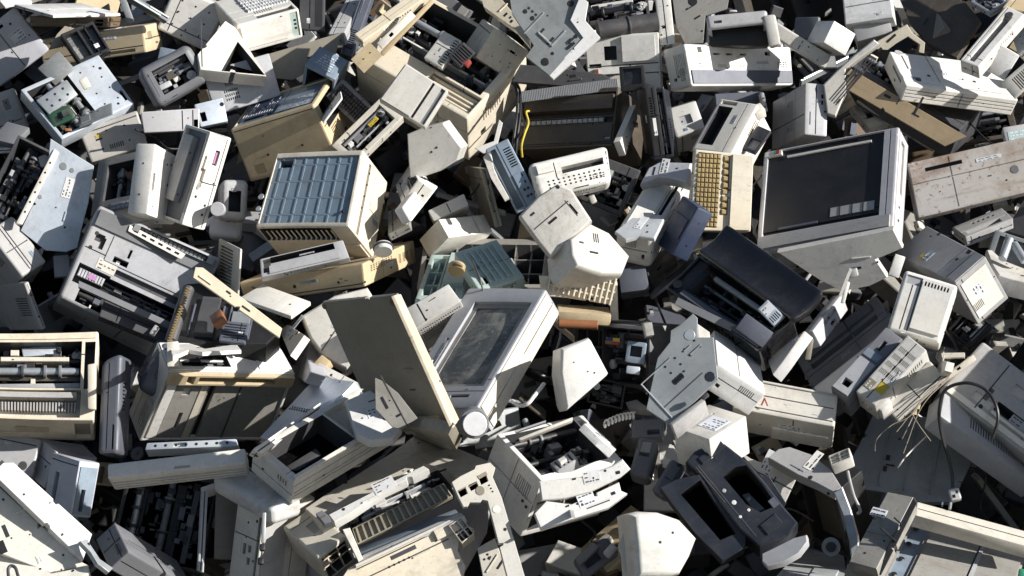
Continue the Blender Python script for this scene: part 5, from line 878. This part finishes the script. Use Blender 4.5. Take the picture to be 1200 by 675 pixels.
I('laser_printer', 'large white printer top with a long dark seam, lower left corner', 'printer', (364,607),(470,500),(0,250),(340,645),.52,'wh', r=.005, D=.03, out=[(-90,110),(-60,180),(60,176),(405,490),(364,607),(0,255),(-90,165)],
  sub=[('front_cover',(222,658),(360,600),(82,328),(235,700),.50,'wh',dict(D=.05,r=.005,out=[(-90,205),(0,286),(352,610),(388,628),(222,660),(-90,540)],f=[('D','f',(278,583),.003),('V','f',(5,455),(45,500),5,'u'),('S','f',(155,590),(190,615),'wh','lg'),('R','f',(-20,530),(35,568),.01,'bk')])),
       ('lower_cover',(240,720),(330,660),(60,560),(245,740),.52,'wh',dict(D=.05,r=.006,out=[(-90,570),(40,566),(225,662),(385,632),(395,660),(250,740),(-90,760)]))])
cable('handle_ring', 'small dark ring pull on the white printer top in the lower left corner', 'ring pull', [(38,680,.58),(36,645,.585),(50,630,.585),(68,640,.585),(78,670,.585),(86,690,.58)], .004, 'dg')
I('long_cover', 'long white flat lid lying over a black hollow, lower left', 'printer cover', (1080,180),(476,258),(1078,112),(1092,222),.54,'wh', r=.012, D=.06, auto=0, f=[('G','f',(0.,.12,1.,.12)),('R','f',(.4,.15,.52,.32),.002,'lg'),('V','a',(.0,.3,1.,.9),3,'v')])
I('dark_cabinet', 'black hollow cabinet under the long white flat lid', 'cabinet', (880,668),(490,520),(905,245),(890,690),.14,'bk', r=.01, D=.12, auto=0, f=[('M','f',(.04,.04,.96,.96),.09,'')])
I('metal_post', 'upright pale metal post inside the black hollow cabinet', 'post', (868,655),(896,655),(905,300),(860,660),.30,'lg', D=.03, r=.004, auto=0, f=[('G','f',(.5,0.,.5,1.))], sub=[('bracket',(905,305),(965,285),(880,285),(905,312),.32,'wh',dict(D=.02))])
I('brown_board', 'brown board standing in shade between the post and the slotted white case', 'board', (940,600),(1040,600),(960,285),(935,610),.22,'ub', D=.02, auto=0)
I('tower_case', 'white tower case with rounded top and drive slots, lower left of centre', 'computer case', (1165,350),(1050,300),(1122,740),(1240,342),.50,'of', r=.008, D=.16,
  f=[('R','f',(.45,.50,.68,.70),.001,'of'),('R','f',(.5,.54,.62,.66),.012),('R','f',(.3,.54,.42,.62),.012),('R','f',(.3,.68,.42,.76),.012),('D','f',(1102,368),.004),('D','f',(1130,435),.004),('D','f',(1092,440),.003),('D','f',(1112,610),.003),('R','f',(.02,.1,.14,.98),.006,'dg'),('B','b',(.0,.05,.95,.5),.004,'lg')],
  sub=[('top_cover',(1190,378),(1325,328),(925,228),(1192,405),.56,'of',dict(D=.05,r=.02,n=4,auto=0)),('slide_rail',(1148,530),(1166,530),(1156,395),(1146,534),.52,'st',dict(auto=0,D=.01)),('switch',(1140,560),(1165,562),(1142,530),(1140,565),.52,'bk',dict(auto=0,D=.01)),('switch',(1132,620),(1158,622),(1135,590),(1132,625),.52,'bk',dict(auto=0,D=.01))])
I('grey_cabinet', 'dark grey box lying diagonally at the bottom edge, left of the white tower case', 'computer case', (570,570),(850,735),(500,437),(485,648),.48,'mg', r=.008, f=[('G','f',(0.,.35,1.,.35)),('G','b',(.5,0.,.5,1.)),('R','f',(.1,.5,.9,.56),.004,'sg'),('G','a',(0.,.5,1.,.5))])
I('metal_bit', 'crumpled metal strip by the corner of the lower left white printer', 'metal scrap', (490,655),(500,640),(355,520),(480,665),.52,'st', out=[(352,520),(385,512),(400,540),(440,600),(498,640),(480,658),(430,620),(400,570)], D=.012, f=[('D','f',(390,535),.004)])
T('i')
I('printer_part', 'pale blue lip under the grimy cream and white printer', 'printer part', (1040,722),(640,745),(1042,690),(1045,735),.44,'sw', D=.04, f=[('R','f',(.55,.2,.7,.8),.01,'wh'),('H','f',(.05,.3,.95,.7),8,1,.004)])
T('n')
I('printer_chassis', 'big stripped cream printer chassis with a ribbed grey-green tray, bottom centre', 'printer', (330,445),(872,232),(215,370),(335,475),.50,'of', out=[(215,378),(300,320),(600,130),(708,48),(760,60),(1028,172),(1045,200),(1040,220),(872,240),(830,205),(730,178),(640,235),(335,432),(290,445)], D=.04, r=.006,
  f=[('D','f',(715,90),.003),('R','f',(845,150),(860,158),.002,'mg'),('B','f',(680,150),(710,140),.004,'wh')],
  sub=[('main_body',(330,690),(1130,560),(215,400),(340,720),.34,'lv',dict(D=.1,r=.01,auto=None,out=[(222,385),(600,140),(712,60),(1030,185),(1005,345),(905,520),(890,640),(905,705),(330,710),(265,600),(112,480)])),
       ('guide_bar',(345,440),(840,222),(325,405),(350,455),.53,'wh',dict(out=[(320,405),(640,240),(735,190),(760,205),(560,300),(500,340),(420,395),(345,438)],D=.03,f=[('D','f',(670,215),.004),('D','f',(385,382),.004)])),
       ('gap_works',(425,475),(860,290),(375,395),(430,490),.47,'bk',dict(D=.05,f=[('M','f',(.02,.1,.98,.9),.04,'w')])),  # black works strip paints the dark gap between tray and cover
       ('ribbed_tray',(450,535),(858,322),(418,468),(455,550),.50,'ol',dict(D=.03,r=.004,auto=0,f=[('R','f',(.0,.08,1.,.95),.008,'ol'),('L','f',(.0,.08,1.,.95),15,'u',.001,'ol')])),
       ('lower_bar',(455,612),(895,375),(450,590),(460,625),.50,'of',dict(D=.02,r=.003,auto=0,f=[('G','f',(0.,.5,1.,.5)),('R','f',(.3,.3,.32,.6),.01)])),
       ('steel_strip',(450,575),(870,355),(445,545),(452,585),.47,'bs',dict(D=.02,auto=0)),
       ('base_frame',(430,760),(960,470),(380,640),(435,790),.48,'cr',dict(out=[(365,700),(405,640),(455,612),(880,425),(960,468),(900,500),(885,560),(920,630),(905,700),(700,760),(400,760)],D=.08,r=.006,f=[('R','f',(.36,.52,.56,.66),.01,'dg'),('G','f',(.1,.75,.9,.75)),('G','f',(.1,.35,.8,.35)),('H','f',(.3,.3,.5,.4),5,1,.003),('B','f',(.1,.8,.9,.9),.012,'of'),('B','f',(.72,.45,.95,.8),.01,'cr'),('VV','f',(.72,.25,.8,.32),3,1),('D','f',(475,705),.004)])),
       ('end_casting',(1100,700),(1200,640),(870,262),(1085,730),.54,'of',dict(out=[(860,262),(900,235),(960,205),(965,190),(1028,176),(1052,200),(1040,240),(1080,330),(1185,690),(1110,700),(1018,345),(995,340),(985,352),(940,352),(930,370),(912,372),(890,330)],D=.03,r=.003,f=[('Q','f',[(885,300),(920,282),(932,312),(900,330)]),('Q','f',[(932,275),(970,258),(980,285),(945,302)]),('Q','f',[(978,245),(1012,228),(1022,258),(990,275)]),('R','f',(888,300),(925,285),.01,'ol'),('R','f',(935,285),(970,262),.01,'ol'),('R','f',(980,250),(1010,215),.01,'ol'),('D','f',(985,300),.012,'ub'),('D','f',(1055,382),.010,'wh'),('D','f',(1095,470),.004),('H','f',(1020,270),(1045,310),3,3,.002)])),
       ('side_plate',(1100,700),(1108,672),(980,560),(1105,715),.46,'of',dict(out=[(972,552),(1050,508),(1112,690),(1000,700)],D=.03,f=[('H','f',(1010,560),(1070,660),2,3,.003)])),
       ('lattice_block',(905,530),(960,490),(845,455),(908,545),.55,'cr',dict(D=.05,r=.003,f=[('X','f',(.05,.05,.95,.95),3,2,.04,'cr')])),
       ('end_cover',(268,594),(398,500),(112,460),(315,700),.48,'of',dict(r=.016,D=.12,f=[('R','f',(.45,.45,.72,.7),.003,'lg'),('X','a',(.1,.12,.95,.9),3,3,.06,'cr')])),
       ('corner_frame',(455,620),(480,610),(385,470),(458,630),.52,'wh',dict(out=[(380,470),(412,462),(470,600),(450,612),(425,560)],D=.03)),
       ('coil',(300,440),(335,420),(270,400),(305,455),.56,'mg',dict(out=[(262,400),(290,385),(320,410),(330,438),(300,445)],D=.02,f=[('R','f',(285,425),(305,405),.01,'br')]))])
I('shadow_box', 'small dusty box at the bottom edge left of the big stripped chassis', 'box', (190,660),(215,600),(110,560),(200,680),.22,'lg', r=.01)
T('o')
I('office_printer', 'white printer open onto black works, its front tray hanging out, bottom centre', 'printer', (125,258),(492,168),(-62,50),(30,505),.64,'wh', r=.010,
  f=[('M','f',(.05,.10,.86,.93),.10,'w'),('R','f',(.88,.15,.95,.9),.02,'dg'),('D','b',(45,345),.004),('D','b',(60,372),.004),('G','b',(.5,0.,.5,1.)),('R','a',(.05,.4,.95,.9),.06,'of')],
  sub=[('front_lip',(128,345),(525,212),(118,255),(120,360),.68,'wh',dict(out=[(118,258),(300,240),(440,190),(485,160),(522,205),(480,240),(350,305),(240,335),(130,345)],D=.04,r=.01,f=[])),
       ('front_tray',(125,470),(505,315),(98,395),(120,490),.64,'wh',dict(out=[(98,400),(150,345),(262,360),(470,262),(480,300),(508,312),(425,375),(250,430),(128,472)],D=.03,r=.006,f=[('R','f',(250,400),(440,330),.01,'of'),('G','f',(330,380),(430,340))])),
       ('tray_divider',(255,418),(262,355),(165,350),(258,425),.68,'lg',dict(out=[(165,352),(245,355),(262,418),(170,390)],D=.01)),
       ('crossbar',(35,80),(270,-5),(30,68),(38,90),.70,'wh',dict(D=.02,auto=0)),('crossbar',(15,45),(150,-5),(12,35),(16,52),.69,'lg',dict(D=.015,auto=0)),
       ('print_carriage',(200,215),(290,160),(165,180),(205,228),.62,'lg',dict(D=.03,f=[('V','f',(.1,.1,.9,.9),4,'u'),('B','f',(.3,.3,.6,.6),.01,'wh')])),('side_arm',(450,135),(485,160),(320,5),(440,145),.70,'wh',dict(D=.02,out=[(318,5),(340,2),(400,55),(460,118),(450,128),(390,75)]))])
I('domed_monitor', 'rounded white monitor back with fine vent holes, bottom centre right', 'monitor', (543,690),(748,672),(528,398),(470,700),.56,'wh', out=[(522,400),(560,388),(650,392),(745,425),(822,508),(790,590),(745,670),(700,685),(548,690),(538,560)], D=.14, r=.06, auto=0, f=[('VV','f',(548,495),(583,445),5,5,'dg'),('VV','f',(548,665),(575,630),4,5,'dg'),('G','f',(.0,.5,.02,.5))],
  sub=[('side_grille',(540,560),(520,402),(468,540),(545,570),.52,'of',dict(out=[(520,398),(535,470),(540,560),(545,680),(500,660),(465,545)],D=.05,r=.01,f=[('V','f',(515,490),(532,430),8,'v')]))])
I('broken_appliance', 'dark blue-grey broken appliance half buried below the open white printer', 'appliance', (320,690),(460,560),(270,600),(325,710),.30,'sg', r=.03, n=6, f=[('R','f',(.2,.3,.6,.7),.02,'dg')], sub=[('ear',(300,630),(380,545),(275,600),(302,640),.36,'mg',dict(r=.02,D=.04)),('clip',(425,600),(460,545),(400,570),(430,610),.38,'lv',dict(D=.02,r=.01))])
I('multifunction_printer', 'scratched navy-blue inkjet printer with two black openings, lower right of centre', 'printer', (1090,555),(1258,425),(765,168),(1090,600),.56,'nv', out=[(762,172),(800,125),(860,97),(935,92),(1035,170),(1120,270),(1200,375),(1258,440),(1215,500),(1090,552),(1000,470),(850,262)], D=.12, r=.015,
  f=[('Q','vd',[(922,232),(985,195),(1030,188),(1100,270),(1165,365),(1092,396),(1030,360)]),('D','f',(932,300),.005,'lg'),('G','f',(.1,.1,.1,.9)),('B','f',(.2,.88,.8,.95),.004,'nv'),('B','f',(.3,.05,.7,.16),.004,'nv'),('G','f',(.05,.5,.05,.9)),('S','f',(.75,.2,.9,.28),'sg','mg'),('D','f',(975,352),.006,'wh'),('D','f',(1003,415),.004,'wh'),('D','f',(1040,385),.004,'wh')],
  sub=[('front_frame',(925,612),(1040,490),(640,300),(925,650),.52,'nv',dict(out=[(648,285),(720,250),(822,228),(850,262),(1035,480),(1020,555),(925,610),(800,480)],D=.10,r=.008,f=[('Q','vd',[(738,312),(828,252),(985,488),(915,518)])])),
       ('gear_train',(1085,392),(1110,375),(1010,320),(1088,400),.575,'mg',dict(D=.02,out=[(1010,318),(1040,308),(1075,345),(1110,378),(1080,392),(1050,370)],f=[('D','f',(1040,335),.006,'lg')])),
       ('side_wing',(1195,375),(1205,350),(1080,240),(1200,385),.50,'nv',dict(out=[(1075,240),(1130,235),(1205,355),(1190,378)],D=.02)),
       ('end_pad',(1190,630),(1290,510),(1100,580),(1195,640),.62,'lg',dict(out=[(1098,575),(1160,545),(1240,505),(1295,492),(1298,525),(1260,575),(1190,615),(1120,632),(1098,610)],D=.02,r=.008,auto=None))])
I('blue_grey_slab', 'blue-grey printer side standing left of the scratched navy-blue printer', 'printer', (672,340),(755,190),(612,300),(680,355),.46,'sg', r=.02, n=4, D=.1, f=[('G','f',(.5,0.,.5,1.)),('D','f',(735,185),.006)], sub=[('top_cap',(700,150),(780,160),(680,85),(705,165),.48,'of',dict(out=[(665,150),(690,90),(712,100),(735,150),(780,158),(740,185),(690,160)],D=.03,r=.01))])
I('calculator', 'grey calculator-like unit standing in the gap right of the open white printer', 'calculator', (600,240),(512,225),(645,70),(605,262),.46,'mg', r=.02, n=4, D=.06, f=[('R','f',(.1,.6,.9,.9),.003,'lg'),('K','f',(.12,.5,.88,.58),3,1,'dg','mg')], sub=[('side_edge',(600,245),(620,235),(625,90),(605,250),.50,'wh',dict(out=[(598,150),(640,82),(655,100),(612,150),(602,240),(592,200)],D=.02))])
I('upper_slab', 'dark phone-like slab between the calculator-like unit and the steel-based printer', 'telephone', (660,60),(525,70),(665,-20),(665,90),.44,'mg', r=.008, f=[('R','f',(.1,.1,.5,.4),.01,'dg')])
I('white_case', 'pale cover pieces behind the scratched navy-blue printer', 'printer cover', (800,165),(870,100),(710,110),(805,180),.40,'of', out=[(705,78),(790,75),(880,98),(800,160),(740,142)], D=.04, f=[('G','f',(.4,0.,.4,1.))])
T('k')
I('photo_printer', 'glossy black printer with its lid open and silver carriage, right of centre', 'printer', (1085,305),(1240,155),(668,28),(1110,402),.60,'gb', r=.014, D=.2,
  f=[('M','f',(.22,.05,.78,.82),.10,''),('B','f',(.02,.03,.17,.96),.004,'sg'),('R','f',(.05,.86,.95,.97),.012,'dg'),('D','f',(728,10),.012,'dg'),('G','a',(0.,.3,1.,.3))],
  sub=[('lid',(1235,165),(1372,38),(802,-140),(1245,200),.70,'gb',dict(D=.03,r=.02,n=4,auto=0,fn=lambda u,v,w:(u,v,w+.6*(4*u*(1-u))))),
       ('carriage',(1150,195),(1195,150),(1080,120),(1155,205),.66,'sw',dict(D=.03,r=.004,f=[('V','f',(.1,.1,.9,.4),5,'u'),('S','f',(.1,.5,.9,.9),'pa','sg')])),
       ('rail',(1140,165),(1155,150),(880,-10),(1145,175),.655,'sd',dict(D=.015,auto=0)),
       ('front_tray',(1100,290),(1135,215),(1000,180),(1105,305),.62,'sg',dict(D=.03,r=.004,auto=0)),
       ('front_edge',(730,68),(1020,240),(715,85),(728,78),.64,'mg',dict(D=.02,r=.003,auto=0)),
       ('end_cover',(1150,400),(1235,290),(1125,345),(1158,412),.63,'lg',dict(out=[(1122,345),(1220,262),(1285,215),(1232,290),(1190,350),(1145,408)],D=.03,r=.008))])  # light grey end plate paints the lit gloss of the black end
# ================================================================ what nobody could count: broken bits in the gaps between the machines
T('a')
class G_: pass
q = random.Random(5); bb = Buf(); pal = ['dg','bk','mg','bk','sg','db','br','gy','bk','dg','bk','bk','vd','sg','dg','lg','bk','of','be','st','lg','gy','wh']  # mostly blacks: the shade of the gaps is put into these colours
def hp(x, s, h):                    # heap coordinates: across, up the slope, out of it
    return C0 + RT * x + np.array([0, math.cos(SLOPE), math.sin(SLOPE)]) * s + HN * h
for k in range(4200):
    x = q.uniform(-2.3, 2.3); s = q.uniform(-1.7, 1.9)
    inside = abs(x) < 1.5 and -1.02 < s < 1.28
    h = q.uniform(-.40, -.03) if inside else q.uniform(-.3, .2)
    g = Frame(); n_ = HN + np.array([q.gauss(0, .5), q.gauss(0, .5), q.gauss(0, .5)]); n_ /= np.linalg.norm(n_)
    e = np.cross(n_, [q.gauss(0, 1), q.gauss(0, 1), q.gauss(0, 1)]); e /= np.linalg.norm(e)
    g.O = hp(x, s, h); g.Q = np.column_stack([e, np.cross(n_, e), -n_]); sm = q.random() < .6; a = q.uniform(.03, .1) if sm else q.uniform(.08, .24); b2 = q.uniform(.008, .05) if sm else q.uniform(.02, .14); c = q.choice([.006, .01, .015, .03, .06])
    m = q.choice(pal); bx(bb, g, 0, 0, -c, a, b2, 0, m, .003)
    if a > .1 and b2 > .06:
        for j in range(q.randint(1, 4)):
            u = q.uniform(0, a * .7); v = q.uniform(0, b2 * .7); bx(bb, g, u, v, -.002, u + q.uniform(.01, .05), v + q.uniform(.008, .03), q.uniform(.002, .02), q.choice(pal), .001)
for k in range(120):                # little gears and rollers among them
    x = q.uniform(-1.5, 1.5); s = q.uniform(-1.0, 1.2); g = Frame(); n_ = HN + np.array([q.gauss(0, .5) for _ in range(3)]); n_ /= np.linalg.norm(n_)
    e = np.cross(n_, [q.gauss(0, 1) for _ in range(3)]); e /= np.linalg.norm(e); g.O = hp(x, s, q.uniform(-.2, -.06)); g.Q = np.column_stack([e, np.cross(n_, e), -n_])
    if k % 2: gear(bb, g, 0, 0, 0, q.uniform(.008, .02), .008, q.choice(['of', 'dg', 'lg', 'mg']))
    else: tube(bb, g.O, g.O + e * q.uniform(.06, .25), q.uniform(.004, .013), q.choice(['st', 'dg', 'mg', 'bk']), 10)
base = np.eye(4); base[:3, 3] = C0
o = link('debris', bb, None, base); o['kind'] = 'stuff'; o['label'] = 'loose broken casing fragments filling the dark gaps of the heap'; o['category'] = 'debris'
# thin cables snaking through the gaps
GAPS = ['under the open chassis with the green board', "behind the cream dot-matrix printer's torn lower side", 'left of the long black-brown inkjet printer', 'below the white perforated cover', 'below the black electronics chassis', 'between the ribbed cream panel and the black glossy printer', 'under the long dark grey printer on the right', 'right of the vented white printer', 'below the open white printer with the hanging tray', 'under the scratched navy-blue printer', 'beside the wide dark steel panel', 'in the hollow under the lavender-grey desktop case', 'right of the big grey office printer', 'behind the diagonal white channel bar', 'behind the small clean white box', 'right of the teal mechanism', 'beside the bright curved flap', 'below the dark rubber roller']
q = random.Random(11); TILE[0] = 0; TILE[1] = 0
for k, (x, y, dx, dy, cc) in enumerate(((160, 150, 60, 30, 'bk'), (450, 165, -30, 60, 'dg'), (560, 150, 30, 50, 'bk'), (705, 225, 50, 20, 'dg'), (700, 415, 50, 30, 'bk'), (770, 330, 20, 60, 'bk'), (950, 440, 60, 30, 'bk'), (1090, 355, 30, 40, 'dg'),
        (660, 600, 60, 40, 'bk'), (840, 640, 50, -20, 'dg'), (1130, 545, 40, 60, 'bk'), (110, 565, 30, 50, 'bk'), (270, 300, 30, 40, 'dg'), (1080, 130, 50, 20, 'bk'), (930, 150, -30, 40, 'dg'), (600, 300, 30, 50, 'lg'), (360, 260, 20, 60, 'lg'), (620, 130, -40, 50, 'bk'))):
    pts = []
    for t in range(6):
        pts.append(((x + dx * t / 2.5 + q.uniform(-14, 14)) * 3.75, (y + dy * t / 2.5 + q.uniform(-14, 14)) * 3.75, q.uniform(.02, .3)))
    cable('cable', 'thin loose cable ' + GAPS[k], 'cable', pts, q.uniform(.002, .0035), cc, group='loose cables in the gaps')
# unseen boxes added beyond the right edge to shade the lower right corner
def big(name, label, cat, px, py, along, size, tilt, mat):
    TILE[0] = 0; TILE[1] = 0; c = at((px * 3.75, py * 3.75), 0) + SUN * along; f = Frame()
    Rm = np.array((Matrix.Rotation(R_(tilt[2]), 3, 'Z') @ Matrix.Rotation(R_(tilt[0]), 3, 'X') @ Matrix.Rotation(R_(tilt[1]), 3, 'Y')).to_3x3())
    f.Q = np.column_stack([Rm[:, 0], Rm[:, 2], Rm[:, 1]]); f.L = list(size); f.O = c - f.Q[:, 0] * size[0] / 2 - f.Q[:, 1] * size[1] - f.Q[:, 2] * size[2] / 2 + np.array([0, 0, .2])
    COUNT[0] += 1; bo, ex = boxbuf(f, mat, auto_feats(f, COUNT[0], mat), .006, 0, warp(COUNT[0])); ow = []; do_extra(ex, f, ow, None, bo)
    base = np.eye(4); base[:3, :3] = Rm; base[:3, 3] = f.O + f.Q[:, 0] * size[0] / 2 + f.Q[:, 2] * size[2] / 2
    if ow:
        o = bpy.data.objects.new(name, None); col.objects.link(o); o.matrix_world = Matrix(base.tolist()); link('body', bo, o, base)
        for nm, bb_ in ow: link(nm, bb_, o, base)
    else: o = link(name, bo, None, base)
    o['label'] = label; o['category'] = cat; o['kind'] = 'thing'
big('shade_block', 'large pale unseen box beyond the right edge, added to cast shade', 'cabinet', 1070, 610, 1.05, (.55, .85, .45), (8, -6, 20), 'lg')
big('shade_block', 'beige unseen box beyond the lower right edge, added to cast shade', 'cabinet', 1150, 520, .85, (.40, .55, .40), (-6, 9, -25), 'be')
